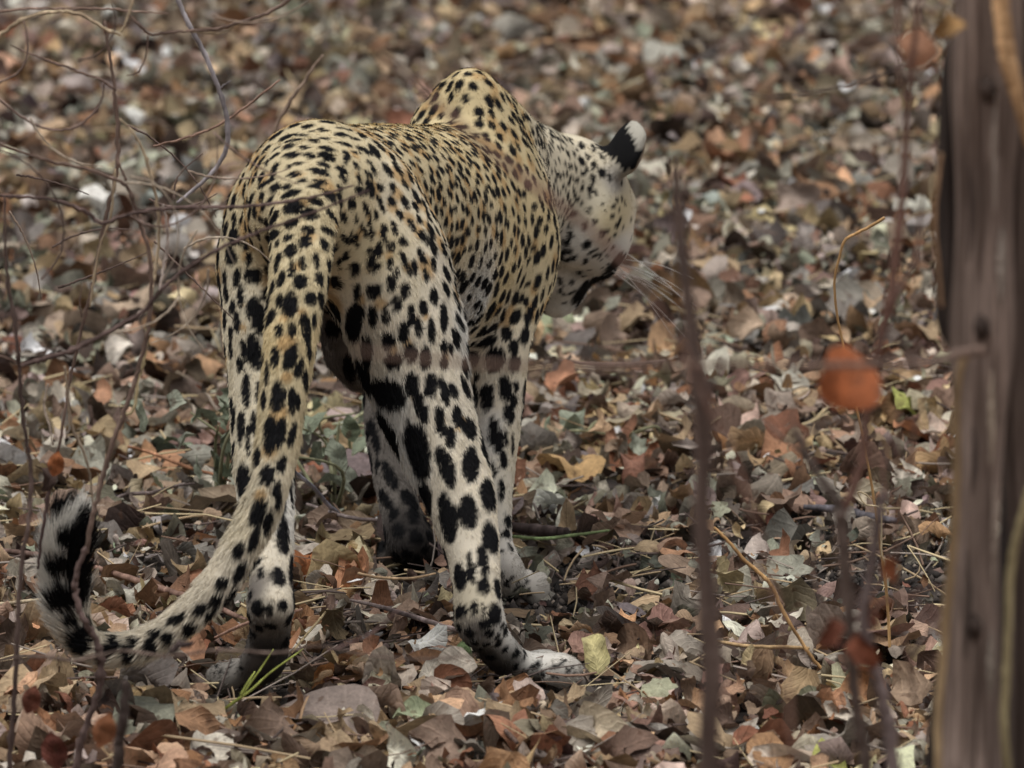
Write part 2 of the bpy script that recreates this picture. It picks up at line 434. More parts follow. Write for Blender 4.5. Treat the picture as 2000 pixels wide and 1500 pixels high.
SIG = [  # px, py, shape, colour, size m, rotation, label
 (598, 1105, 1, (166, 108, 70), .075, (1.25, .2, .5), 'bright orange-brown curled leaf propped upright beside the left hind leg'),
 (632, 1325, 6, (172, 126, 84), .070, (1.4, .3, .1), 'narrow twisted orange leaf standing on edge between the hind paws'),
 (904, 1280, 4, (136, 158, 112), .042, (1.25, .15, -.25), 'small fresh green leaf against the dirty right hind foot'),
 (1160, 1272, 5, (198, 188, 138), .060, (1.2, 0, .2), 'pale yellow cupped leaf standing just beyond the right hind toes'),
 (735, 1307, 5, (196, 186, 140), .045, (.5, .2, 1.2), 'small pale yellow cupped leaf lying in front of the grey twig'),
 (775, 1312, 5, (190, 182, 136), .040, (.45, -.2, 1.5), 'smaller yellow-green leaf half hidden beneath brown leaves'),
 (1015, 1392, 3, (164, 126, 94), .090, (.3, .1, .9), 'large torn orange-brown leaf in front of the right hind paw'),
 (620, 1405, 0, (134, 121, 113), .135, (.42, -.1, 1.3), 'very large flat purple-grey leaf in front of the hind paws'),
 (320, 1365, 0, (164, 138, 116), .085, (.5, .15, .6), 'broad pink-brown leaf with pale veins below the curled tail'),
 (1300, 1232, 2, (150, 116, 105), .070, (.7, .1, .4), 'dusty pink torn leaf beside the dark sapling stem'),
 (815, 1400, 5, (150, 158, 128), .070, (.6, -.3, 1.0), 'grey-green curled leaf on top of the brown leaves in front'),
 (1240, 1450, 0, (186, 180, 170), .095, (.35, .1, 1.5), 'wide pale grey leaf lying flat near the dark sapling foot'),
 (1175, 690, 6, (200, 160, 108), .070, (.5, .4, 1.2), 'long yellow-tan curled leaf lying behind the front legs'),
 (1090, 640, 4, (176, 184, 150), .085, (.9, .2, .3), 'pale green leaf on the ground under the leopard\'s chin'),
 (1110, 915, 1, (184, 152, 108), .080, (.5, .1, .7), 'large tan curled leaf behind the right front leg'),
 (1540, 750, 5, (190, 186, 172), .080, (.7, -.2, .3), 'whitish folded leaf beyond the hanging rust leaf'),
 (1395, 720, 4, (208, 204, 186), .075, (.8, .3, -.5), 'cream white leaf standing beside the dark sapling stem'),
 (1780, 800, 4, (164, 168, 96), .085, (.6, .2, 1.3), 'yellow-green leaf near the foot of the tree'),
 (1620, 1480, 4, (172, 174, 100), .060, (.5, .1, .5), 'bright yellow-green leaf at the foot of the red-brown sapling'),
 (1420, 865, 1, (172, 128, 84), .050, (.9, .2, .6), 'small orange leaf on its edge beside the dark sapling stem'),
]
for (px, py, sh, c, sz, rot, lab) in SIG:
    p = gnd(px, py, .022)
    put_leaf(sh, srgb(*c), p, sz, rot, lab)
LAND = [(1080, 1330, 'near the right hind paw'), (500, 1345, 'near the left hind paw'), (1010, 1165, 'near the right front paw'), (805, 1105, 'near the left front paw'), (120, 1260, 'under the white tail tip'),
        (320, 1290, 'under the bend of the tail'), (1385, 1440, 'near the dark sapling stem'), (1640, 1420, 'near the forked sapling'), (1830, 1300, 'near the tree trunk'), (1290, 1150, 'right of the front paws'), (1560, 1200, 'around the leaning dry stalk'),
        (200, 1120, 'by the red-brown fallen stick'), (700, 1180, 'in the space between the four paws'), (640, 980, 'by the wilted green plant'), (270, 940, 'among the thin stems of the bare shrub'), (1150, 900, 'behind the right front leg'), (1500, 900, 'on the open litter beside the sapling'),
        (1250, 650, 'beyond the chin and whiskers'), (1600, 650, 'beyond the hanging rust leaf'), (270, 650, 'beyond the bare shrub stems'), (150, 330, 'far beyond the bare shrub'), (600, 120, 'far beyond the rump'), (1150, 130, 'far beyond the ears'), (1600, 250, 'far beyond the forked sapling'), (800, 1420, 'in front of the hind paws')]
LAND = [(*gnd(px, py)[:2], t) for (px, py, t) in LAND]
def landmark(x, y):
    return min(LAND, key=lambda l: ((l[0] - x) * 3) ** 2 + (l[1] - y) ** 2)[2]
n_big = 285
kk = 0
while kk < n_big:
    y = 10.25 + rg.random() ** 2.0 * 5.2; x = rg.uniform(-1, 1) * .05 * y
    if rg.random() < bare(np.array([x]), np.array([y]))[0] or paw_zone(np.array([x]), np.array([y]))[0] > .05: continue
    ci2 = int(rg.choice(len(PALETTE), p=PALW)); sh = int(rg.choice(len(SHAPES), p=[.12, .16, .12, .14, .1, .12, .06, .08, .08, .02]))
    c = PALC[ci2] * rg.lognormal(0, .10)
    lab = f'{SHAPES[sh][2]} {PALETTE[ci2][0]} fallen leaf {landmark(x, y)}'
    put_leaf(sh, np.clip(c, .01, .8), (x, y, float(hgt(np.array([x]), np.array([y]))[0]) + rg.uniform(.024, .040)), rg.uniform(.055, .085) * (1.2 if y < 11 else 1.0),
             (rg.normal(0, .42), rg.normal(0, .42), rg.uniform(0, 6.28)), lab, lab.replace(' fallen leaf', ' leaves'))
    kk += 1
# ================================================================== the leopard
rng = np.random.default_rng(7)
HEAD = norm([0.28, 0.96, 0.0])                # heading of the trunk
LAT = np.array([HEAD[1], -HEAD[0], 0.0])      # its right-hand side
UP = np.array([0, 0, 1.0])

# every chain: stations (px, py, Y, half-width px, half-depth px); limbs are drawn from the body outwards
CH = {}
def chain(name, st, lat=LAT, k=0.030, n=48, flow=1.0):
    P, A, B = [], [], []
    for (px, py, Y, a, b) in st:
        P.append(at(px, py, Y)); A.append(a * mpp(Y)); B.append(b * mpp(Y))
    D = catmull(np.c_[np.array(P), A, B], n)
    P = D[:, :3]
    T = norm(np.gradient(P, axis=0))
    L = norm(np.asarray(lat) - (T @ np.asarray(lat))[:, None] * T)
    N = np.cross(L, T)
    CH[name] = dict(P=P, T=T * flow, L=L, N=N, A=np.maximum(D[:, 3], .004), B=np.maximum(D[:, 4], .004), k=k, ax=T)

chain('trunk', [(588, 408, 10.735, 92, 100), (612, 408, 10.80, 136, 148), (660, 424, 10.92, 158, 176), (728, 445, 11.06, 178, 203),
                (800, 470, 11.20, 188, 226), (868, 470, 11.33, 176, 226), (925, 440, 11.44, 140, 196), (975, 410, 11.53, 112, 150)],
      n=70, flow=-1.0)
chain('neck', [(925, 370, 11.46, 118, 165), (985, 358, 11.54, 104, 138), (1045, 362, 11.60, 94, 118), (1095, 380, 11.655, 74, 98), (1115, 396, 11.67, 58, 76)], n=40, flow=-1.0, k=.03)
chain('rump_right', [(640, 345, 10.85, 80, 80), (700, 400, 10.86, 105, 105), (745, 490, 10.85, 112, 135)], k=.04)
chain('thigh_right', [(715, 430, 10.86, 95, 130), (752, 530, 10.835, 118, 160), (790, 640, 10.815, 112, 140), (815, 740, 10.79, 98, 105), (852, 850, 10.76, 84, 84),
                      (893, 950, 10.725, 70, 66), (917, 1050, 10.69, 58, 56), (929, 1130, 10.66, 48, 52), (934, 1195, 10.64, 46, 50), (938, 1222, 10.635, 42, 44)], n=80, k=.028)
chain('foot_right', [(936, 1208, 10.64, 44, 42), (965, 1258, 10.665, 44, 38), (1000, 1294, 10.695, 42, 34), (1035, 1301, 10.705, 42, 28), (1078, 1301, 10.71, 42, 25), (1098, 1304, 10.71, 34, 20)],
      lat=norm([0.45, -0.85, 0.2]), k=.012, n=50)
chain('rump_left', [(590, 345, 10.85, 78, 80), (546, 410, 10.87, 88, 100), (520, 500, 10.87, 82, 120)], k=.04)
chain('thigh_left', [(540, 430, 10.88, 76, 120), (518, 540, 10.87, 80, 150), (514, 650, 10.83, 76, 130), (516, 760, 10.79, 66, 105), (514, 850, 10.74, 62, 80),
                     (517, 950, 10.69, 57, 60), (526, 1050, 10.64, 47, 50), (529, 1130, 10.60, 43, 46), (529, 1185, 10.575, 43, 46)], n=80, k=.024)
chain('foot_left', [(529, 1180, 10.58, 42, 40), (526, 1240, 10.60, 42, 36), (514, 1292, 10.63, 48, 34), (498, 1312, 10.65, 48, 28), (478, 1312, 10.67, 42, 25)],
      lat=norm([0.9, 0.3, 0]), k=.012, n=50)
chain('scapula_right', [(920, 168, 11.37, 27, 44), (938, 225, 11.37, 46, 80), (970, 320, 11.375, 64, 120), (1002, 430, 11.38, 74, 125), (1006, 530, 11.37, 66, 105)], k=.035)
chain('arm_right', [(1006, 480, 11.38, 74, 110), (998, 570, 11.345, 66, 86), (972, 660, 11.30, 66, 66), (971, 760, 11.275, 55, 52), (971, 860, 11.25, 43, 44),
                    (968, 960, 11.22, 34, 36), (968, 1050, 11.195, 33, 34), (978, 1110, 11.18, 36, 34)], n=70, k=.022)
chain('paw_right', [(980, 1105, 11.18, 36, 34), (996, 1138, 11.19, 40, 32), (1010, 1145, 11.22, 38, 26)], lat=norm([0.95, -.3, 0]), k=.012, n=24)
chain('scapula_left', [(880, 195, 11.46, 28, 40), (862, 245, 11.47, 46, 76), (838, 330, 11.47, 56, 110), (820, 440, 11.48, 60, 115), (808, 560, 11.47, 56, 92)], k=.035)
chain('arm_left', [(808, 540, 11.48, 56, 90), (782, 640, 11.46, 50, 70), (756, 740, 11.44, 44, 54), (752, 830, 11.42, 40, 44), (766, 930, 11.39, 38, 40), (786, 1010, 11.36, 40, 40), (800, 1060, 11.345, 44, 38)], n=60, k=.020)
chain('paw_left', [(800, 1050, 11.35, 42, 36), (808, 1084, 11.36, 46, 26), (812, 1082, 11.42, 44, 22)], lat=norm([0.95, -.3, 0]), k=.012, n=24)
# tail: (px, py, Y, r)
chain('tail', [(594, 385, 10.73, 70, 60), (592, 440, 10.665, 66, 50), (585, 540, 10.60, 60, 44), (568, 660, 10.55, 53, 42), (552, 780, 10.51, 46, 40), (540, 880, 10.48, 43, 38), (512, 985, 10.45, 40, 36),
               (468, 1075, 10.43, 37, 34), (405, 1165, 10.41, 35, 32), (322, 1236, 10.40, 32, 30), (238, 1268, 10.40, 32, 30), (172, 1256, 10.40, 33, 30), (136, 1200, 10.40, 36, 32), (128, 1120, 10.40, 38, 33),
               (131, 1060, 10.40, 38, 33), (138, 1022, 10.40, 30, 27)], n=140, k=.014)
# belly fur and genitals hanging between the thighs
chain('withers', [(868, 245, 11.40, 60, 70), (908, 196, 11.40, 54, 56), (945, 225, 11.42, 56, 66), (1000, 285, 11.47, 56, 70)], k=.03, n=24, flow=-1.0)
chain('belly', [(690, 620, 11.0, 70, 60), (682, 680, 10.98, 50, 50), (700, 725, 10.97, 36, 40)], k=.03, n=20)

# ---- head, in its own frame (forward, right, up)
hf = norm([0.38, 0.72, -0.58])
hu = np.array([0.50, 0.30, 0.80]); hu = norm(hu - hu.dot(hf) * hf)
hr = np.cross(hf, hu)
HC = at(1116, 377, 11.66)
def hp(f, r, u): return HC + hf * f + hr * r + hu * u
ELL = []   # (centre, axes 3x3 rows, radii, k, flow)
def ell(c, axes, rad, k=.015, flow=None): ELL.append((np.array(c), np.array(axes), np.array(rad), k, flow))
HA = [hf, hr, hu]
ell(hp(0, 0, 0), HA, (.080, .068, .062), .010, -hf)
for s in (-1, 1):
    ell(hp(.048, .030 * s, .026), HA, (.024, .016, .016), .014, -hf)          # brow
    ell(hp(-.016, .050 * s, -.030), HA, (.030, .030, .056), .010, norm(-hf - .8 * hu))   # cheek ruff
ell(hp(.055, 0, .006), HA, (.05, .044, .040), .02, -hf)
for s in (-1, 1):
    ell(hp(.02, .042 * s, -.028), HA, (.060, .036, .044), .025, norm(-hf - .4 * hu))
    ell(hp(.084, .016 * s, -.030), HA, (.040, .025, .028), .010, -hf)
ell(hp(.086, 0, -.012), HA, (.043, .022, .024), .015, -hf)
ell(hp(.040, 0, -.074), HA, (.074, .040, .038), .016, norm(-hf))
ell(hp(.082, 0, -.092), HA, (.030, .027, .027), .010, norm(-hf - hu))
EARS = []
for s in (-1, 1):
    base = hp(-.024, .050, .040) if s > 0 else hp(-.02, -.052, .002)
    e_up = norm(hu * .95 + hr * .12 - hf * .3) if s > 0 else norm(-hu * .25 - hr * .55 - hf * .75)
    e_n = norm(hf + hr * s * .35); e_n = norm(e_n - e_n.dot(e_up) * e_up)
    e_w = np.cross(e_up, e_n)
    ell(base + e_up * .020, [e_w, e_n, e_up], (.031, .013, .030), .010, e_up)
    ell(base + e_up * .040 - e_n * .002, [e_w, e_n, e_up], (.025, .009, .020), .008, e_up)
    EARS.append((base, e_up, e_n, e_w))
# toes
def toes(c, fwd, side, n=4, sp=.019, r=(.024, .0108, .0160)):
    for i in range(n):
        o = (i - (n - 1) / 2) * sp
        ell(np.array(c) + side * o + fwd * (-.5 * abs(o)), [fwd, side, np.cross(fwd, side)], r, .003, fwd)
tf = norm([.93, .34, -.05]); toes(at(1100, 1304, 10.705), tf, norm(np.cross(tf, UP)), sp=.0185)
tl = norm([-.75, .65, -.05]); toes(at(452, 1314, 10.675), tl, norm(np.cross(tl, UP)), sp=.018)
tr = norm([.35, .93, -.05]); toes(at(1008, 1142, 11.22), tr, norm(np.cross(tr, UP)), sp=.020, r=(.026, .012, .020))
t2 = norm([.15, .97, -.05]); toes(at(812, 1082, 11.41), t2, norm(np.cross(t2, UP)), sp=.020, r=(.026, .012, .020))

# ---- signed distance on a grid, one field per chain, blended softly
VOX = 0.0055
allp = np.vstack([c['P'] for c in CH.values()] + [e[0][None] for e in ELL])
lo = allp.min(0) - .14; hi = allp.max(0) + .14
dims = np.ceil((hi - lo) / VOX).astype(int)
FIELD = np.full(dims, 0.2, np.float32)
def ell_sdf(c, ax, rad, pad, out, origin):
    ext = np.sqrt((np.array(ax) ** 2 * (np.array(rad)[:, None]) ** 2).sum(0)) + pad
    i0 = np.maximum(np.floor((c - ext - lo) / VOX).astype(int) - origin, 0)
    i1 = np.minimum(np.ceil((c + ext - lo) / VOX).astype(int) + 1 - origin, out.shape)
    if (i1 <= i0).any(): return
    g = [((np.arange(i0[k], i1[k]) + origin[k]) * VOX + lo[k] - c[k]).astype(np.float32) for k in range(3)]
    q0 = q1 = 0
    for k in range(3):
        a = np.asarray(ax[k], np.float32)
        pr = g[0][:, None, None] * a[0] + g[1][None, :, None] * a[1] + g[2][None, None, :] * a[2]
        q = pr / rad[k]; q0 = q0 + q * q; q = q / rad[k]; q1 = q1 + q * q
    k0 = np.sqrt(q0); k1 = np.sqrt(q1) + 1e-9
    d = k0 * (k0 - 1) / k1
    sl = tuple(slice(i0[k], i1[k]) for k in range(3))
    out[sl] = np.minimum(out[sl], d)
def smin(a, b, k):
    h = np.maximum(k - np.abs(a - b), 0) / k
    return np.minimum(a, b) - h * h * k * .25
PAD = .05
for nm, c in CH.items():
    R = np.maximum(c['A'], c['B']).max() + PAD
    o0 = np.maximum(np.floor((c['P'].min(0) - R - lo) / VOX).astype(int), 0)
    o1 = np.minimum(np.ceil((c['P'].max(0) + R - lo) / VOX).astype(int) + 1, dims)
    sub = np.full(o1 - o0, 0.2, np.float32)
    step = np.linalg.norm(np.diff(c['P'], axis=0), axis=1).mean()
    for i in range(len(c['P'])):
        tr_ = max(min(c['A'][i], c['B'][i]), step * 1.2)
        ell_sdf(c['P'][i], [c['L'][i], c['N'][i], c['ax'][i]], (c['A'][i], c['B'][i], tr_), PAD, sub, o0)
    sl = tuple(slice(o0[k], o1[k]) for k in range(3))
    FIELD[sl] = smin(FIELD[sl], sub, c['k'])
for (c, ax, rad, k, fl) in ELL:
    R = rad.max() + PAD
    o0 = np.maximum(np.floor((c - R - lo) / VOX).astype(int), 0)
    o1 = np.minimum(np.ceil((c + R - lo) / VOX).astype(int) + 1, dims)
    sub = np.full(o1 - o0, 0.2, np.float32)
    ell_sdf(c, ax, rad, PAD, sub, o0)
    sl = tuple(slice(o0[k], o1[k]) for k in range(3))
    FIELD[sl] = smin(FIELD[sl], sub, k)

def surface_nets(F):
    s = F < 0
    nx, ny, nz = F.shape
    acc = np.zeros((nx - 1, ny - 1, nz - 1, 3), np.float32); cnt = np.zeros((nx - 1, ny - 1, nz - 1), np.float32)
    def cell(dx, dy, dz): return F[dx:nx - 1 + dx, dy:ny - 1 + dy, dz:nz - 1 + dz]
    for ax in range(3):
        for u in (0, 1):
            for v in (0, 1):
                o0 = [0, 0, 0]; o1 = [0, 0, 0]
                oth = [k for k in range(3) if k != ax]
                o0[oth[0]] = o1[oth[0]] = u; o0[oth[1]] = o1[oth[1]] = v; o1[ax] = 1
                a, b = cell(*o0), cell(*o1)
                m = (a < 0) != (b < 0)
                t = np.where(m, a / np.where(m, a - b, 1), 0)
                pos = [np.full_like(a, o0[k]) for k in range(3)]; pos[ax] = t
                for k in range(3): acc[..., k] += np.where(m, pos[k], 0)
                cnt += m
    act = cnt > 0
    idx = -np.ones(act.shape, np.int64); idx[act] = np.arange(act.sum())
    ijk = np.argwhere(act)
    V = lo + (ijk + acc[act] / cnt[act][:, None]) * VOX
    quads = []
    for ax in range(3):
        a = F[tuple(slice(0, -1) if k == ax else slice(1, -1) for k in range(3))]
        b = F[tuple(slice(1, None) if k == ax else slice(1, -1) for k in range(3))]
        for inside, flip in (((a < 0) & (b >= 0), False), ((a >= 0) & (b < 0), True)):
            e = np.argwhere(inside)
            if not len(e): continue
            o = [k for k in range(3) if k != ax]
            base = e.copy(); base[:, o[0]] += 1; base[:, o[1]] += 1
            q = []
            for (du, dv) in ((0, 0), (1, 0), (1, 1), (0, 1)):
                c = base.copy(); c[:, o[0]] -= du; c[:, o[1]] -= dv
                q.append(idx[c[:, 0], c[:, 1], c[:, 2]])
            q = np.stack(q, 1)
            if flip ^ (ax == 1): q = q[:, ::-1]
            quads.append(q)
    return V, np.vstack(quads)
BV, BF = surface_nets(FIELD)
# keep the one big piece, relax the voxel steps
def relax(V, F, it, lam):
    e = np.vstack([F[:, [0, 1]], F[:, [1, 2]], F[:, [2, 3]], F[:, [3, 0]]])
    for _ in range(it):
        s = np.zeros_like(V); n = np.zeros(len(V))
        for k in range(3):
            s[:, k] = np.bincount(e[:, 0], V[e[:, 1], k], len(V)) + np.bincount(e[:, 1], V[e[:, 0], k], len(V))
        n = np.bincount(e[:, 0], minlength=len(V)) + np.bincount(e[:, 1], minlength=len(V))
        V = V + lam * (s / n[:, None] - V)
    return V
for _ in range(3):
    BV = relax(BV, BF, 1, .5); BV = relax(BV, BF, 1, -.46)
BV = relax(BV, BF, 2, .4)
# ---- normals, fur direction
def face_area_normal(V, F):
    n = np.cross(V[F[:, 2]] - V[F[:, 0]], V[F[:, 3]] - V[F[:, 1]])
    return n
FN = face_area_normal(BV, BF)
VN = np.zeros_like(BV)
for k in range(4):
    for j in range(3):
        VN[:, j] += np.bincount(BF[:, k], FN[:, j], len(BV))
VN = norm(VN)
cs, ct, cr, ci = [], [], [], []
for i_, (nm, c) in enumerate(CH.items()):
    cs.append(c['P']); ct.append(c['T']); cr.append(np.sqrt(c['A'] * c['B'])); ci += [nm] * len(c['P'])
for (c, ax, rad, k, fl) in ELL:
    cs.append(c[None]); ct.append(np.array(fl)[None]); cr.append(np.array([rad.prod() ** (1 / 3)])); ci.append('head' if np.linalg.norm(c - HC) < .2 else 'toe')
cs = np.vstack(cs); ct = np.vstack(ct); cr = np.concatenate(cr); ci = np.array(ci)
FLOW = np.zeros_like(BV); REG = np.zeros(len(BV), int)
for a in range(0, len(BV), 8000):
    p = BV[a:a + 8000]
    d = np.sqrt(np.maximum((p ** 2).sum(1)[:, None] + (cs ** 2).sum(1)[None] - 2 * p @ cs.T, 0)) / cr[None]
    REG[a:a + 8000] = d.argmin(1)
    w = np.exp(-(d - d.min(1, keepdims=True)) / .12)
    FLOW[a:a + 8000] = w @ ct
FLOW = norm(FLOW) + np.array([0, 0, -.25])
FLOW = FLOW - (FLOW * VN).sum(1, keepdims=True) * VN
FLOW = norm(FLOW)
REGN = ci[REG]

body_me = mesh_np('leopard_body', BV, BF)
bvh = BVHTree.FromPolygons([tuple(v) for v in BV], [tuple(int(x) for x in f) for f in BF])
def hit(px, py):
    d = Vector(ray(px, py)).normalized()
    loc, n, i, dist = bvh.ray_cast(Vector((0, 0, CAM_H)), d)
    return (None, None) if loc is None else (np.array(loc), np.array(n))

# ---- coat: control points seen in the photograph: colour, spot size (px), elongation, share of tan centres, fur length (mm)
TAN, GOLD, CREAM, PALE, WHITE, DIRT_SHADE, DDIRT = (srgb(*c) for c in ((200, 186, 152), (204, 187, 147), (211, 201, 177), (219, 210, 191), (222, 219, 211), (116, 110, 104), (62, 58, 56)))
PAWC = srgb(196, 191, 182)
CTRL = [(610, 262, TAN, 32, 1.1, .3, 8), (560, 350, TAN, 34, 1.1, .5, 8), (700, 330, TAN, 36, 1.2, .7, 8), (600, 420, TAN, 40, 1.1, .2, 9), (480, 450, TAN, 32, 1.4, .5, 8),
 (440, 600, CREAM, 34, 1.6, .4, 8), (460, 720, CREAM, 42, 1.7, .2, 10), (740, 470, TAN, 36, 1.3, .9, 8), (690, 420, TAN, 36, 1.3, .8, 8), (790, 560, CREAM, 38, 1.3, .9, 9), (860, 610, PALE, 36, 1.3, .6, 9),
 (760, 640, PALE, 46, 1.4, .3, 12), (720, 700, PALE, 60, 1.5, 0, 16), (850, 720, PALE, 46, 1.5, .4, 10), (750, 780, WHITE, 70, 1.3, 0, 18), (860, 850, PALE, 52, 1.6, .1, 12), (790, 890, WHITE, 80, 1.9, 0, 18),
 (900, 950, PALE, 60, 1.7, 0, 10), (930, 1080, PALE, 58, 1.8, 0, 8), (925, 1180, CREAM, 42, 1.1, 0, 7), (985, 1240, WHITE, 20, 1, 0, 6), (1040, 1300, WHITE, 15, 1.2, 0, 7), (1100, 1300, PAWC, 14, 1, 0, 7),
 (925, 1222, DIRT_SHADE, 20, 1, 0, 9), (950, 1275, DDIRT, 20, 1, 0, 9), (985, 1310, DDIRT, 16, 1, 0, 8), (1010, 1325, DIRT_SHADE, 14, 1, 0, 6),
 (500, 850, CREAM, 50, 1.8, 0, 10), (565, 1000, WHITE, 60, 1.8, 0, 11), (540, 1090, PALE, 60, 1.8, 0, 8), (540, 1165, PALE, 40, 1.2, 0, 7), (500, 1150, DIRT_SHADE, 40, 1.2, 0, 7), (515, 1225, DIRT_SHADE, 25, 1, 0, 7), (525, 1270, DDIRT, 25, 1, 0, 8), (520, 1310, DDIRT, 22, 1, 0, 7), (485, 1290, DIRT_SHADE, 14, 1, 0, 6), (440, 1305, srgb(140, 135, 128), 14, 1, 0, 7), (565, 1280, PALE, 14, 1, 0, 6),
 (800, 330, TAN, 24, 1.4, .6, 8), (830, 430, CREAM, 26, 1.4, .6, 8), (780, 400, CREAM, 27, 1.4, .7, 8), (860, 540, PALE, 30, 1.4, .5, 10), (900, 640, WHITE, 34, 1.4, 0, 18), (935, 600, WHITE, 30, 1.4, 0, 16), (900, 350, TAN, 24, 1.4, .4, 8),
 (760, 248, GOLD, 22, 1.6, .2, 8), (880, 290, GOLD, 24, 1.5, .3, 8), (900, 180, GOLD, 25, 1.2, .4, 7), (960, 260, GOLD, 25, 1.3, .5, 7), (1000, 400, GOLD, 27, 1.5, .5, 7), (980, 560, GOLD, 31, 1.4, .4, 8), (1050, 450, GOLD, 26, 1.6, .2, 7), (1045, 560, TAN, 28, 1.6, .2, 7), (1060, 300, CREAM, 20, 1.4, 0, 7), (1020, 240, GOLD, 23, 1.4, .2, 7),
 (960, 700, PALE, 50, 1.2, 0, 12), (1015, 700, CREAM, 34, 1.3, .2, 7), (990, 760, PALE, 50, 1.2, 0, 9), (965, 850, WHITE, 55, 1.2, 0, 9), (1000, 860, CREAM, 45, 1.4, 0, 7), (1010, 1150, PAWC, 14, 1, 0, 7),
 (1170, 380, srgb(192, 184, 163), 14, 1, 0, 5), (1195, 430, TAN, 13, 1, 0, 5), (1215, 400, TAN, 13, 1, 0, 5), (1200, 360, (.33, .31, .28), 13, 1, 0, 5), (1110, 400, srgb(200, 192, 170), 17, 1.2, 0, 6), (1110, 320, CREAM, 18, 1.2, 0, 6), (1130, 480, srgb(212, 207, 196), 16, 1, 0, 7), (1120, 570, WHITE, 14, 1, 0, 8), (1195, 500, WHITE, 9, 1, 0, 4), (1150, 300, CREAM, 16, 1.2, 0, 6),
 (575, 560, TAN, 42, 1.3, 0, 9), (560, 660, GOLD, 44, 1.3, 0, 10), (550, 780, TAN, 50, 1.5, 0, 10), (510, 980, CREAM, 44, 1.6, 0, 10), (420, 1150, PALE, 42, 1.4, 0, 11), (320, 1225, PALE, 40, 1.3, 0, 11), (230, 1250, PALE, 36, 1.2, 0, 12), (125, 1150, WHITE, 46, 1.2, 0, 21), (135, 1050, WHITE, 46, 1.2, 0, 23),
 (745, 860, DIRT_SHADE, 40, 1.5, 0, 9), (770, 960, DIRT_SHADE, 40, 1.5, 0, 9), (790, 1030, DDIRT, 30, 1.2, 0, 9), (800, 1080, DDIRT, 20, 1, 0, 8), (665, 720, (.19, .17, .15), 44, 1.2, 0, 14), (650, 660, DIRT_SHADE, 44, 1.2, 0, 12)]  # last two points: shade under the belly put into the fur colour
cp, cv = [], []
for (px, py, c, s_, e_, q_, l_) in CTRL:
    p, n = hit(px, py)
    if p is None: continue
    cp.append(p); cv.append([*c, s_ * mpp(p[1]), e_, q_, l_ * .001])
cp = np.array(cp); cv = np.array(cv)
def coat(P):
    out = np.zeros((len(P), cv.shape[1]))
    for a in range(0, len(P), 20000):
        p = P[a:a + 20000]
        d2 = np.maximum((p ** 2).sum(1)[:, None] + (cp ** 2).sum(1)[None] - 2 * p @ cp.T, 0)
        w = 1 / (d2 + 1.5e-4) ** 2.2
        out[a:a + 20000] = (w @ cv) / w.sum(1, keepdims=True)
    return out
VC = coat(BV)

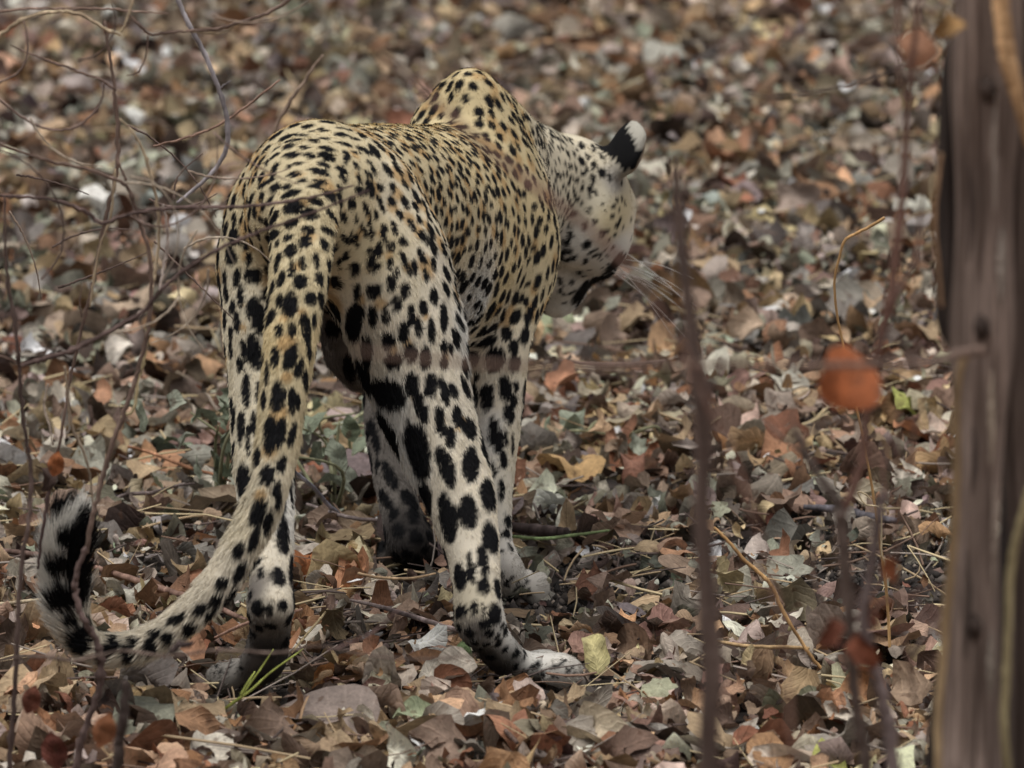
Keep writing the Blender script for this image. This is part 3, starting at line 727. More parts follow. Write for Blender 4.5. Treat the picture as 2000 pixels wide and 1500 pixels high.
# ---- spots traced from the photograph: (px, py, half length, half width, lean of the long axis in degrees)
MAN = [(730,568,14,14,0),(697,570,17,8,0),(728,617,17,10,0),(753,615,15,9,0),(773,593,18,11,0),(762,557,13,9,0),(792,567,17,10,0),(802,615,22,7,0),(788,647,18,11,0),(818,637,18,8,0),(802,688,18,12,0),(830,697,25,10,0),
 (842,645,24,8,0),(827,600,14,8,0),(848,577,17,8,0),(867,620,25,8,0),(867,677,15,7,0),(880,680,13,5,0),(868,710,13,8,0),(758,665,17,13,0),(767,703,15,16,0),(715,687,32,11,0),(690,630,32,16,10),(647,643,17,13,0),(683,717,27,13,0),
 (805,750,23,13,0),(823,797,32,12,-15),(752,767,28,30,0),(842,753,23,13,0),(867,763,27,9,-8),(885,760,16,9,-20),(857,810,15,10,0),(862,836,18,9,-10),(893,812,19,10,0),(918,837,20,14,0),(880,853,20,12,0),(815,877,55,21,-12),(870,908,42,15,-22),
 (920,907,33,16,0),(946,883,25,9,-10),(955,965,30,13,0),(913,998,32,19,0),(875,1013,45,17,-12),(832,973,32,12,-15),(960,1052,30,17,0),(919,1108,32,7,-5),(944,1096,33,11,-8),(897,1128,27,11,-12),(864,1082,35,10,-10),(974,1150,20,9,0),
 (898,1194,12,11,0),(926,1188,11,8,0),(943,1190,14,3,0),(970,1198,20,12,0),(988,1232,12,8,0),(972,1244,8,6,0),(988,1266,6,6,0),(1009,1275,8,7,0),(1025,1276,9,5,0),(1050,1294,9,5,-20),(1040,1304,6,5,0),(1058,1316,6,5,0),(1066,1296,4,3,0),(1084,1306,4,4,0),(1104,1304,4,3,0),(1118,1304,4,3,0),(1122,1316,4,3,0),(1088,1324,4,3,0),(1046,1318,5,4,0),(1104,1322,4,3,0),(1078,1318,5,4,0),(1076,1303,7,3,60),(1096,1314,5,5,0),(1094,1298,4,4,0),(1110,1312,5,4,0),(1008,1302,6,6,0),(1024,1314,6,5,0),
 (567,593,23,14,0),(547,587,12,7,0),(607,583,14,11,0),(628,588,18,6,0),(545,645,13,8,0),(570,643,15,9,0),(598,643,30,9,-8),(614,627,16,5,0),(537,697,18,9,0),(567,697,25,14,20),(584,717,22,8,20),(597,743,20,5,0),(604,688,15,5,0),(522,727,23,5,0),(542,770,30,14,0),(570,780,28,7,0),(581,783,16,5,0),
 (527,850,36,13,0),(548,843,30,10,10),(571,847,22,8,15),(522,928,20,14,0),(551,907,18,9,15),(540,953,17,8,15),(504,1000,28,14,20),(544,977,20,5,15),(525,1017,25,8,15),(515,780,20,5,0),(503,890,18,6,0),(496,1052,26,9,20),(468,1072,18,10,25),(470,1116,22,10,30),(490,1108,20,8,35),(434,1140,14,11,45),(420,1174,17,11,40),(450,1162,22,9,35),(392,1190,15,10,45),(410,1200,16,8,40),(370,1230,14,12,0),(346,1208,20,8,60),(328,1246,14,11,0),(294,1262,17,13,0),(252,1278,17,14,0),(304,1236,14,7,80),(224,1256,16,12,0),(204,1280,18,13,0),(158,1254,28,22,0),(172,1222,18,11,0),(262,1252,10,9,0),
 (124,1174,24,28,0),(156,1168,24,18,0),(122,1114,22,26,0),(158,1108,24,18,0),(140,1058,24,24,0),(164,1048,26,16,0),(160,1022,16,12,0),(158,1082,10,12,0),(158,1138,10,12,0),(140,1215,14,12,0),
 (502,617,36,16,-15),(470,577,23,6,0),(453,600,12,7,0),(462,627,20,7,-10),(497,685,38,14,-12),(478,683,21,8,-15),(450,650,15,5,0),(450,683,16,5,0),(480,763,34,9,0),(468,713,15,6,0),(455,823,27,6,0),(470,837,33,7,0),(485,860,30,6,0),(497,827,27,8,0),(455,890,25,7,0),(473,937,30,12,0),(459,973,25,8,-15),(505,763,18,6,0),(494,538,14,17,0),
 (554,1046,36,12,0),(570,974,16,5,0),(544,1126,18,15,0),(503,1186,17,15,0),(526,1190,12,8,0),(552,1182,12,10,0),(488,1164,10,6,0),(510,1118,10,8,0),(490,1236,10,8,0),(487,1276,5,5,0),(470,1304,5,5,0),(446,1304,5,4,0),(430,1310,4,4,0),(436,1292,4,3,0),(424,1300,4,3,0),(440,1318,5,3,0),(452,1294,4,3,0),(418,1316,3,3,0),(456,1316,4,3,0),
 (970,566,14,9,0),(993,580,13,8,0),(958,609,14,14,0),(982,615,12,7,0),(957,643,16,10,72),(950,667,24,9,70),(990,650,14,10,0),(1003,680,15,10,0),(968,697,17,18,0),(962,716,10,14,0),(1006,712,17,11,0),(924,697,14,12,0),(932,735,7,6,0),(951,777,28,14,0),(986,758,24,13,0),(994,808,18,11,0),(1003,782,12,7,0),(928,772,22,6,-8),(967,850,32,14,-10),(990,858,15,4,0),(1002,865,20,4,0),(1008,755,12,5,0),(984,900,17,7,0),(978,957,22,7,0),(962,918,16,7,0),
 (990,1138,8,7,0),(1012,1142,7,4,0),(1004,1152,5,4,0),(1016,1162,4,3,0),(1034,1150,4,3,0),(994,1160,4,4,0),(1022,1132,4,3,0),(1022,1148,5,4,0),(1000,1126,5,4,0),(1028,1138,4,3,0),(732,853,30,8,-12),(718,840,18,4,0),(760,927,30,11,-25),(736,907,16,5,0),(750,973,20,10,-35),
 (1136,284,8,7,0),(1159,289,8,5,0),(1175,336,9,8,0),(1175,307,7,6,0),(1159,325,10,5,15),(1158,347,9,6,0),(1190,347,9,3,0),(1164,377,5,5,0),(1149,410,8,4,0),(1177,397,5,3,60),(1180,411,5,3,60),(1197,423,6,5,0),(1209,407,5,4,0),(1163,432,8,6,60),(1142,441,6,6,0),(1179,454,10,7,60),(1114,459,8,7,0),(1104,475,7,8,0),(1148,475,11,8,70),(1108,492,11,5,70),(1115,507,14,4,65),(1158,492,11,3,60),(1162,499,4,5,0),(1173,499,4,4,0),(1186,498,4,3,0),(1145,511,5,5,0),(1131,532,5,5,0),(1117,552,5,5,0),(1095,550,11,5,-25),(1098,571,8,4,-30),(1118,349,9,5,90),(1092,342,10,6,90),(1125,328,6,5,0),(1122,376,11,4,-15),(1138,366,10,4,10),(1100,365,5,4,0),(1138,342,5,4,0),(1150,381,12,3,0),(1214,388,4,3,0),(1222,400,4,3,0),(1220,420,5,3,0),(1205,392,4,3,0),(1212,428,5,4,0),(1198,402,3,3,0),(1218,446,4,3,0),(1190,470,4,3,0),(1202,458,4,3,0),(1196,484,3,3,0),(1183,487,3,3,0),(1175,508,3,3,0),(1100,430,8,4,30),(1092,450,7,5,10),(1085,400,8,5,5),(1108,412,6,4,20),(1090,375,7,4,0),(1110,300,8,4,-30),(1092,290,8,4,-30),(1122,300,7,4,-30),(1148,306,6,4,-30),(1075,290,8,4,-30),(1065,320,9,4,-20),(1085,318,7,4,-20),(1105,322,6,4,-20),(1206,440,6,5,0)]
RUMP = [(690,460,30,18,90),(795,450,22,10,90),(845,460,18,10,90),(630,470,22,8,90),(560,490,40,15,-80),(800,490,45,18,90),(880,512,28,12,90),(705,512,30,14,90),(645,525,32,18,90),(515,522,48,18,85),(820,542,42,16,-80),(935,580,55,16,-65),(585,562,32,14,85),(720,570,50,16,-80),
 (830,620,40,22,0),(880,590,30,12,-80),(510,605,48,24,90),(615,610,30,22,90),(715,615,52,24,-75),(415,610,32,14,60),(420,570,30,12,60),(360,655,20,16,0),(405,695,45,22,10),(550,655,30,16,70),(490,675,20,14,90),(695,665,36,16,-75),(885,670,25,18,-60),(965,650,28,14,-30),(520,720,50,18,85),(680,705,62,20,-72),(805,695,32,24,-75),
 (990,700,24,18,0),(960,720,28,18,-60),(815,750,34,18,-60),(905,750,24,20,0),(355,770,60,16,60),(575,760,30,16,90),(680,765,38,16,-80),(480,795,32,16,70),(410,800,36,26,25),(655,795,48,14,-80),(790,800,30,18,-50),(915,820,40,26,-75),(500,835,56,20,75),(270,870,40,22,30),(330,850,30,18,20),(385,870,24,16,20),(650,880,42,20,-75),(795,870,38,24,-20),(865,895,40,24,10),
 (620,950,52,38,90),(340,915,22,16,0),(215,980,40,14,15),(260,955,40,18,20),(390,940,36,18,20),(735,950,26,24,0),(810,970,42,18,-35),(505,1005,42,28,80),(770,1000,36,18,-50),(890,990,26,18,-30),(950,930,50,16,-25),(1030,890,55,14,-25),(1005,960,25,14,0),(325,985,22,18,0),(605,1045,36,26,-80),(720,1050,40,22,-75),(395,1075,40,30,60),(485,1095,26,20,30),(310,1075,30,24,0),(940,1060,55,18,-40),(970,1030,40,14,-30),(1055,1040,34,20,-10),(1110,1030,50,18,-15),
 (590,1115,38,40,0),(500,1165,38,36,0),(235,1130,32,28,0),(425,1125,22,14,0),(385,1150,26,14,0),(700,1130,38,24,-15),(755,1155,32,22,0),(850,1110,60,22,-60),(880,1085,36,12,-55),(1060,1110,70,16,-25),(1100,1140,30,14,0),(1165,1115,30,30,0),(1025,1155,46,20,-5),(825,1200,26,22,0),(650,1220,45,18,0),(575,1240,42,22,-10),(510,1280,48,22,0),(425,1240,60,16,10),(385,1230,40,16,10),(330,1165,36,14,0),(255,1215,36,22,0),(730,1255,38,20,-5),(875,1275,42,34,0),(790,1245,40,14,0),(975,1180,35,20,-30),(985,1255,42,40,0),(1085,1240,34,20,0),(1180,1250,80,18,-22),(1225,1270,60,16,-5),(1130,1290,34,16,0),
 (285,1320,45,42,0),(560,1345,40,40,0),(672,1330,38,28,0),(450,1330,50,22,15),(395,1380,50,14,8),(1090,1350,45,26,0),(1295,1310,40,18,0),(185,1320,55,22,5),(115,1330,45,14,0)]
MAN += [(400 + x / 3, 100 + y / 3, a / 3, b / 3, t) for (x, y, a, b, t) in RUMP]
SPC, SPU, SPV, SPR = [], [], [], []       # centre, scaled axes, outer radius
FACE = norm([0, -CP, SP])
for (px, py, a, b, rot) in MAN:
    p, n = hit(px, py)
    if p is None: continue
    m_ = mpp(p[1]); t = math.radians(rot)
    ax = []
    for (ix, iy, L) in ((math.sin(t), math.cos(t), a), (math.cos(t), -math.sin(t), b)):
        v = np.array([ix, iy * SP, iy * CP]) * L * m_ * 1.11
        vd = norm(ray(px, py))
        c = max(abs(vd.dot(n)), .35)
        v = v - vd * (v.dot(n) / (vd.dot(n) if abs(vd.dot(n)) > .35 else -.35))    # slide along the view ray on to the skin
        v = v - n * v.dot(n)
        L2 = np.linalg.norm(v); v = v / L2 * min(L2, 2.2 * L * m_)
        ax.append(v)
    u, v = ax
    v = v - u * (v.dot(u) / u.dot(u))
    SPC.append(p); SPU.append(u / u.dot(u)); SPV.append(v / v.dot(v)); SPR.append((np.linalg.norm(u), np.linalg.norm(v)))
n_man = len(SPC)
rad = [(max(r) * .5 + min(r) * .5) * .88 for r in SPR]
# ---- the rest of the coat: dart throwing with the local spot size
order = rng.permutation(len(BV))
PC = np.array(SPC); PR = np.array(rad)
cc = list(PC); rr = list(PR)
PCa = np.zeros((9000, 3)); PRa = np.zeros(9000); nP = len(cc); PCa[:nP] = PC; PRa[:nP] = PR
skip = np.isin(REGN, ['tail', 'foot_left', 'foot_right', 'paw_left', 'paw_right', 'toe', 'head', 'belly']) & ~((REGN == 'tail') & (BV[:, 2] > .36))
TANP = []
for vi in order[:110000]:
    if skip[vi] and rng.random() < .985: continue
    small = REGN[vi] in ('trunk', 'neck', 'withers', 'scapula_right', 'scapula_left', 'arm_right')
    s_ = VC[vi, 3] * (.49 if small else .50)
    p = BV[vi]
    d = np.sqrt(((PCa[:nP] - p) ** 2).sum(1)) - PRa[:nP]
    gap = s_ * (.22 if small else .18)
    if (d < s_ + gap).any(): continue
    if nP >= 8990: break
    PCa[nP] = p; PRa[nP] = s_; nP += 1
    e_ = VC[vi, 4] * rng.uniform(.85, 1.2); k_ = rng.uniform(.8, 1.22)
    a, b = s_ * k_ * math.sqrt(e_), s_ * k_ / math.sqrt(e_)
    th = rng.normal(0, .35)
    t0 = FLOW[vi]; b0 = np.cross(VN[vi], t0)
    u = (t0 * math.cos(th) + b0 * math.sin(th)) * a; v = (b0 * math.cos(th) - t0 * math.sin(th)) * b
    SPC.append(p); SPU.append(u / u.dot(u)); SPV.append(v / v.dot(v)); SPR.append((a, b))
    if rng.random() < VC[vi, 5]:
        TANP.append((p + (t0 * rng.choice([-1, 1]) * rng.uniform(.7, 1.3) + b0 * rng.uniform(-1, 1)) * s_, s_ * rng.uniform(1.1, 1.6)))
# tan centres beside the traced spots of the thigh and tail
for (px, py, r_) in ((692,300,14),(670,330,10),(700,345,12),(560,283,10),(520,345,14),(590,395,16),(672,420,12),(720,420,12),(655,440,10),(700,460,14),(605,460,16),(580,520,12),(480,500,12),(585,340,10),(745,455,10),(760,500,10),(795,520,12),(830,540,10),(725,520,12),(742,592,13),(705,585,10),(815,625,9),(795,668,10),(768,680,9),(830,618,9),(870,695,9),(808,770,10),(820,782,9),(860,822,10),(906,822,9),(893,835,6),(560,670,22),(545,805,20),(525,880,18),(510,965,13),(592,610,10),(555,620,10),(560,735,12),(487,690,9),(475,640,8),(470,595,8),(980,630,8),(1000,600,9)):
    p, n = hit(px, py)
    if p is not None: TANP.append((p, r_ * mpp(p[1])))
SPC = np.array(SPC); SPU = np.array(SPU); SPV = np.array(SPV); SPR = np.array(SPR)
TC = np.array([t[0] for t in TANP]); TR = np.array([t[1] for t in TANP])
def edge(py, x0=1260):
    for px in range(x0, 1080, -2):
        if hit(px, py)[0] is not None: return px
    return None
LIP = []
for k_, py in enumerate(range(504, 586, 9)):
    e_ = edge(py)
    if e_ is None: continue
    for dx_ in (3, 12):
        p = hit(e_ - dx_, py)[0]
        if p is not None: LIP.append((p, (13.5 + 5 * math.sin(k_ / 9 * math.pi)) * mpp(11.7)))

def paint(P, C, N):
    """fur colour at points P; C = coat controls there"""
    col = C[:, :3].copy()
    # gold centres
    warm = np.zeros(len(P))
    for a in range(0, len(P), 20000):
        p = P[a:a + 20000]
        d2 = np.maximum((p ** 2).sum(1)[:, None] + (TC ** 2).sum(1)[None] - 2 * p @ TC.T, 0)
        warm[a:a + 20000] = np.clip(1.25 - np.sqrt(d2) / TR[None], 0, 1).max(1)
    G = np.array(srgb(184, 152, 105))
    warm = np.clip(warm * 1.6, 0, 1)[:, None] * .85
    col = col * (1 - warm) + G * warm
    wob = (noise3(P * 230, 3) - .5) * .16 + (noise3(P * 85, 5) - .5) * .30 + rng.normal(0, .035, len(P))
    return col, wob
def spots(P, wob):
    best = np.full(len(P), 9.0)
    # rows of spots against points by grid cells
    cell = .03
    keyP = np.floor(P / cell).astype(np.int64)
    from collections import defaultdict
    buckets = defaultdict(list)
    hsh = keyP[:, 0] * 73856093 + keyP[:, 1] * 19349663 + keyP[:, 2] * 83492791
    o = np.argsort(hsh, kind='stable'); hs_ = hsh[o]
    uq, st = np.unique(hs_, return_index=True); en = np.append(st[1:], len(hs_))
    lut = {int(u): (int(a), int(b)) for u, a, b in zip(uq, st, en)}
    for i in range(len(SPC)):
        R = SPR[i].max() * 1.7
        k0 = np.floor((SPC[i] - R) / cell).astype(int); k1 = np.floor((SPC[i] + R) / cell).astype(int)
        ids = []
        for x in range(k0[0], k1[0] + 1):
            for y in range(k0[1], k1[1] + 1):
                for z in range(k0[2], k1[2] + 1):
                    r = lut.get(int(x * 73856093 + y * 19349663 + z * 83492791))
                    if r: ids.append(o[r[0]:r[1]])
        if not ids: continue
        ids = np.concatenate(ids)
        q = P[ids] - SPC[i]
        u = q @ SPU[i]; v = q @ SPV[i]
        w = (q * q).sum(1) - (u * SPR[i][0]) ** 2 - (v * SPR[i][1]) ** 2
        e = np.sqrt(u * u + v * v + np.maximum(w, 0) / (SPR[i].max() ** 2))
        best[ids] = np.minimum(best[ids], e)
    return best + wob
BLK = np.array([.006, .006, .007])
def fur_colour(P, C, N):
    col, wob = paint(P, C, N)
    # broad unevenness of the coat
    col = col * (0.86 + .28 * noise3(P * 45, 9))[:, None]
    e = spots(P, wob)
    k = np.clip((1.06 - e) / .14, 0, 1)[:, None]
    col = col * (1 - k) + BLK * k
    for p, r_ in LIP:
        k = np.clip((1.1 - np.linalg.norm(P - p, axis=1) / r_) / .25, 0, 1)[:, None]
        col = col * (1 - k) + BLK * .8 * k
    for (b, eu, en_, ew) in EARS:
        q = P - b; h = q @ eu; w = q @ ew; d_ = q @ en_
        near = (h > .004) & (h < .075) & (np.abs(w) < .036) & (np.abs(d_) < .02)
        back = N @ en_ < .35
        jit = (noise3(P * 300, 4) - .5) * .008
        blk = near & back & (h > .008 + jit) & (h - w * .5 < .047 + jit)
        wht = near & (h - w * .5 >= .047 + jit)
        col[blk] = BLK; col[wht] = np.array(srgb(188, 184, 172)) * .85
        inn = near & ~back & (h < .046); col[inn] = np.array(srgb(150, 135, 118))
    return col
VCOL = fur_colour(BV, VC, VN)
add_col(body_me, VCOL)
def mat_simple(name, build):
    m = bpy.data.materials.new(name); m.use_nodes = True
    nt = m.node_tree; p = nt.nodes['Principled BSDF']
    build(nt, p)
    return m
def attr_col(nt, p, name='col'):
    a = nt.nodes.new('ShaderNodeAttribute'); a.attribute_name = name
    nt.links.new(a.outputs['Color'], p.inputs['Base Color'])
    return a
def _skin(nt, p):
    attr_col(nt, p); p.inputs['Roughness'].default_value = .85; p.inputs['Specular IOR Level'].default_value = .15
M_SKIN = mat_simple('spotted_coat', _skin)
def _fur(nt, p):
    attr_col(nt, p); p.inputs['Roughness'].default_value = .6; p.inputs['Specular IOR Level'].default_value = .10
M_FUR = mat_simple('spotted_fur', _fur)
body_me.materials.append(M_SKIN)
feet_z = 0.0
leo = empty('leopard', (-.2, 10.9, 0))
tag(leo, 'spotted leopard walking away over the leaves with its head turned aside and tail curled up', 'leopard')
leo_inv = Matrix.Translation((.2, -10.9, 0))
body = bpy.data.objects.new('body', body_me); link(body, leo); body.matrix_parent_inverse = leo_inv
# ---- fur strands
NF = 380000
tri = np.vstack([BF[:, [0, 1, 2]], BF[:, [0, 2, 3]]])
ar = np.linalg.norm(np.cross(BV[tri[:, 1]] - BV[tri[:, 0]], BV[tri[:, 2]] - BV[tri[:, 0]]), axis=1)
facing = (VN[tri[:, 0]] @ np.array([0, -1, .15])) > -.35
wgt = ar * np.where(facing, 1.0, .35) * np.where(np.isin(REGN[tri[:, 0]], ['head']), 1.6, 1.0)
ti = rng.choice(len(tri), NF, p=wgt / wgt.sum())
u = rng.random((NF, 1)); v = rng.random((NF, 1)); f_ = (u + v) > 1; u = np.where(f_, 1 - u, u); v = np.where(f_, 1 - v, v)
mix = lambda A: A[tri[ti, 0]] * (1 - u - v) + A[tri[ti, 1]] * u + A[tri[ti, 2]] * v
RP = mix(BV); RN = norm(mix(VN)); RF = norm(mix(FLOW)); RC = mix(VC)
L = RC[:, 6:7] * .72 * rng.uniform(.7, 1.2, (NF, 1)) * (0.8 + .4 * noise3(RP * 60, 11))[:, None]
earm = np.zeros(NF, bool)
for (b, eu, en_, ew) in EARS:
    q = RP - b; earm |= ((q @ eu) > .008) & (np.linalg.norm(q, axis=1) < .075)
L[earm] *= .7
L = np.where(np.isin(REGN[tri[ti, 0]], ['tail'])[:, None], L * np.where(RP[:, 2:3] < .25, 1.65, 1.3), L)
# clumps: neighbouring hairs lean the same way
sw = np.stack([noise3(RP * 110, 21), noise3(RP * 110, 22), noise3(RP * 110, 23)], 1) - .5
fine = rng.normal(0, .10, (NF, 3))
ang = np.clip(.17 + L / .024 * .32, .16, .6) + rng.normal(0, .05, (NF, 1))
D0 = norm(RF * np.cos(ang) + RN * np.sin(ang) + sw * .3 + fine)
D1 = norm(D0 + RF * .25 - RN * .22 * np.sin(ang) + np.array([0, 0, -.16]) * (L / .02))
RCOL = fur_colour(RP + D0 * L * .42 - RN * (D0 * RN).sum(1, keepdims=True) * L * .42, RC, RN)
p0 = RP - RN * .0008
p1 = p0 + D0 * L * .5
p2 = p1 + D1 * L * .5
pts = np.stack([p0, p1, p2], 1).astype(np.float32)
hc = bpy.data.hair_curves.new('fur')
hc.add_curves([3] * NF)
hc.attributes['position'].data.foreach_set('vector', pts.ravel()) if 'position' in hc.attributes else None
ra = hc.attributes.get('radius') or hc.attributes.new('radius', 'FLOAT', 'POINT')
ra.data.foreach_set('value', np.tile(np.array([.00034, .00028, .00007], np.float32), NF))
ca = hc.attributes.new('col', 'FLOAT_COLOR', 'CURVE')
vary = rng.normal(1.0, .11, (NF, 1))
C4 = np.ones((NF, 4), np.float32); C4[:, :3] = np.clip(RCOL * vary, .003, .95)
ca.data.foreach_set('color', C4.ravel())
hc.materials.append(M_FUR)
fur = bpy.data.objects.new('fur', hc); link(fur, leo); fur.matrix_parent_inverse = leo_inv
# ================================================================== twigs, saplings, tree
def bark_material(name, scale=(60, 60, 9), use_obj=True, strength=.8):
    m, nt, pb = new_mat(name)
    oi = nd(nt, 'ShaderNodeObjectInfo')
    geo = nd(nt, 'ShaderNodeNewGeometry')
    mp = nd(nt, 'ShaderNodeMapping'); mp.inputs['Scale'].default_value = scale
    nt.links.new(geo.outputs['Position'], mp.inputs['Vector'])
    n1 = nd(nt, 'ShaderNodeTexNoise'); n1.inputs['Scale'].default_value = 1.0; n1.inputs['Detail'].default_value = 7; n1.inputs['Roughness'].default_value = .65
    nt.links.new(mp.outputs[0], n1.inputs['Vector'])
    rp = ramp(nt, [(.28, (.34, .31, .30)), (.45, (.85, .81, .79)), (.55, (1.2, 1.17, 1.15)), (.72, (2.5, 2.5, 2.5))])
    nt.links.new(n1.outputs['Fac'], rp.inputs['Fac'])
    mx = nd(nt, 'ShaderNodeMix', data_type='RGBA', blend_type='MULTIPLY'); mx.inputs[0].default_value = 1
    nt.links.new(oi.outputs['Color'], mx.inputs[6]); nt.links.new(rp.outputs[0], mx.inputs[7])
    nt.links.new(mx.outputs[2], pb.inputs['Base Color'])
    pb.inputs['Roughness'].default_value = .8; pb.inputs['Specular IOR Level'].default_value = .2
    bp = nd(nt, 'ShaderNodeBump'); bp.inputs['Strength'].default_value = strength; bp.inputs['Distance'].default_value = .003
    nt.links.new(n1.outputs['Fac'], bp.inputs['Height']); nt.links.new(bp.outputs[0], pb.inputs['Normal'])
    return m
M_BARK = bark_material('twig_bark')
M_TRUNK = bark_material('furrowed_trunk_bark', (110, 110, 6), strength=1.0)
rt = np.random.default_rng(5)
rx = np.random.default_rng(77)
def tube_mesh(P, R, n=7, name='twig', rough=.0, seed=0):
    P = np.asarray(P, float); R = np.asarray(R, float)
    T = norm(np.gradient(P, axis=0))
    ref = np.array([.3, -.8, .5]); A = norm(np.cross(T, ref)); B = np.cross(T, A)
    th = np.linspace(0, 2 * np.pi, n, endpoint=False)
    rr = R[:, None] * np.ones(n)[None]
    if rough:
        Q = np.stack([np.cos(th)[None] * 4.0 + 0 * rr, np.sin(th)[None] * 4.0 + 0 * rr, np.cumsum(np.r_[0, np.linalg.norm(np.diff(P, axis=0), axis=1)])[:, None] * 4 + 0 * rr], -1)
        rr = rr * (1 + rough * (noise3(Q, seed + 1) - .5) * 2 + rough * .6 * (noise3(Q * np.array([3, 3, 1.2]), seed + 2) - .5) * 2)
    V = P[:, None] + rr[..., None] * (np.cos(th)[None, :, None] * A[:, None] + np.sin(th)[None, :, None] * B[:, None])
    m = len(P); V = V.reshape(-1, 3)
    F = [(i * n + j, i * n + (j + 1) % n, (i + 1) * n + (j + 1) % n, (i + 1) * n + j) for i in range(m - 1) for j in range(n)]
    V = np.vstack([V, P[0] - T[0] * R[0] * .3, P[-1] + T[-1] * R[-1] * .6]); a, b = m * n, m * n + 1
    F3 = [(a, (j + 1) % n, j) for j in range(n)] + [(b, (m - 1) * n + j, (m - 1) * n + (j + 1) % n) for j in range(n)]
    me = bpy.data.meshes.new(name); me.from_pydata([tuple(v) for v in V], [], F + F3)
    me.polygons.foreach_set('use_smooth', np.ones(len(me.polygons), bool)); me.update()
    return me
def path(pts, Y, hw, jag=.6, dense=None, ground_end=False):
    """pixel path at depth Y (number or one per point), half width px per point"""
    k = len(pts)
    Ys = np.full(k, Y, float) if np.isscalar(Y) else np.asarray(Y, float)
    H = np.full(k, hw, float) if np.isscalar(hw) else np.interp(np.linspace(0, 1, k), np.linspace(0, 1, len(hw)), hw)
    W = np.array([at(px, py, y) for (px, py), y in zip(pts, Ys)])
    D = np.c_[W, [h * mpp(y) for h, y in zip(H, Ys)]]
    n = dense or (k * 7)
    C = catmull(D, n)
    C[:, :3] += rt.normal(0, 1, (n, 3)) * C[:, 3:4] * (.24 if jag else 0) * jag
    C[:, 3] *= 1 + .38 * jag * np.maximum(0, rt.normal(0, 1, n) - 1.0)
    return C[:, :3], np.maximum(C[:, 3], .0004)
def stick(name, pts, Y, hw, col, parent=None, n=7, jag=.6, mat=None, rough=0.0, dense=None, foot=False):
    P, R = path(pts, Y, hw, jag, dense)
    if foot:      # carry the lower end on down to the soil, out of the picture
        e = P[-1]; d = norm(P[-1] - P[-4]); d[2] = min(d[2], -.5); d = norm(d)
        L = (e[2] + .02) / -d[2]
        ex = [e + d * L * t for t in np.linspace(.15, 1, 8)]
        P = np.vstack([P, ex]); R = np.r_[R, np.linspace(R[-1], R[-1] * 1.25, 8)]
    me = tube_mesh(P, R, n, name, rough, seed=int(rt.integers(1000)))
    me.materials.append(mat or M_BARK)
    o = bpy.data.objects.new(name, me); o.color = (*srgb(*col), 1)
    if parent is not None:
        link(o, parent); o.matrix_parent_inverse = Matrix.Translation(parent.location).inverted()
    else: link(o)
    return o
def leaf_on(parent, px, py, Y, size, rot, col, shape, label=None):
    o = bpy.data.objects.new('leaf', LEAFM[shape]); o.location = at(px, py, Y); o.scale = (size,) * 3; o.rotation_euler = rot; o.color = (*srgb(*col), 1)
    link(o, parent); o.matrix_parent_inverse = Matrix.Translation(parent.location).inverted()
    if label: o['label'] = label
    return o
def plant(name, px, Y, label, cat, group=None):
    p = at(px, 1500, Y); o = empty(name, (p[0], Y, 0)); tag(o, label, cat, group); return o

# ---- right: tree of several stems wound with dry vines
YT = 8.5
tree = plant('tree', 1910, YT, 'grey-brown furrowed tree trunk wound with pale dry vines', 'tree')
TB = dict(jag=0, mat=M_TRUNK)
trunk = stick('trunk', [(1930, -90), (1926, 150), (1924, 400), (1922, 650), (1916, 850), (1908, 1050), (1902, 1250), (1896, 1420), (1888, 1600)], YT, [56, 64, 53, 62, 47, 43, 51, 53, 68], (126, 112, 104), tree, n=64, rough=.24, dense=260, foot=True, **TB)
stick('stem', [(1878, 40), (1864, 130), (1858, 300), (1855, 450), (1852, 560), (1858, 640), (1890, 710)], YT + .05, [14, 24, 26, 25, 26, 24, 14], (58, 51, 48), tree, n=24, rough=.2, dense=110, **TB)  # stands for the trunk's shaded left flank, shade put into its dark colour
stick('stem', [(2026, -90), (2016, 200), (2006, 500), (2000, 800), (2016, 1100), (2026, 1350), (2034, 1600)], YT + .04, [50, 48, 46, 40, 42, 46, 50], (116, 104, 97), tree, n=40, rough=.2, dense=200, foot=True, **TB)
stick('stem', [(1990, 500), (1984, 700), (1984, 880), (1980, 1050), (1976, 1200), (1972, 1400), (1968, 1600)], YT + .14, [20, 26, 28, 28, 28, 28, 30], (52, 46, 44), tree, n=24, rough=.2, dense=110, foot=True, **TB)  # added dark filler behind the gap, coloured as the shadow between the stems
stick('stem', [(1852, 1270), (1842, 1340), (1838, 1420), (1834, 1500), (1826, 1600)], YT + .06, [10, 18, 24, 26, 30], (56, 50, 48), tree, n=24, rough=.25, dense=70, foot=True, **TB)
for (px, py, hw, c) in ((1946, 300, 6, (136, 126, 118)), (1958, 520, 7, (142, 134, 126)), (1938, 820, 6, (150, 138, 124)), (1942, 1060, 6, (140, 128, 118)), (1936, 1300, 7, (150, 142, 132)), (1894, 420, 5, (70, 60, 56)), (1900, 900, 5, (74, 64, 60)), (1888, 1180, 5, (66, 58, 54))):
    L_ = rt.uniform(60, 120); b_ = rt.uniform(-8, 8)
    stick('bark_strip', [(px, py - L_), (px + b_, py - L_ * .3), (px + b_ * .4, py + L_ * .4), (px - 3, py + L_)], YT - .028, [1.5, hw, hw * .9, 1.5], c, trunk, n=8, jag=.5, rough=.3, mat=M_TRUNK, dense=30)
for (px, py) in ((1902, 1225), (1930, 175), (1915, 640)):
    stick('knot', [(px - 3, py - 26), (px, py - 8), (px + 2, py + 8), (px, py + 26)], YT - .026, [4, 14, 14, 4], (70, 60, 55), trunk, n=14, jag=0, rough=.3, mat=M_TRUNK, dense=20)
V1 = (166, 144, 112)
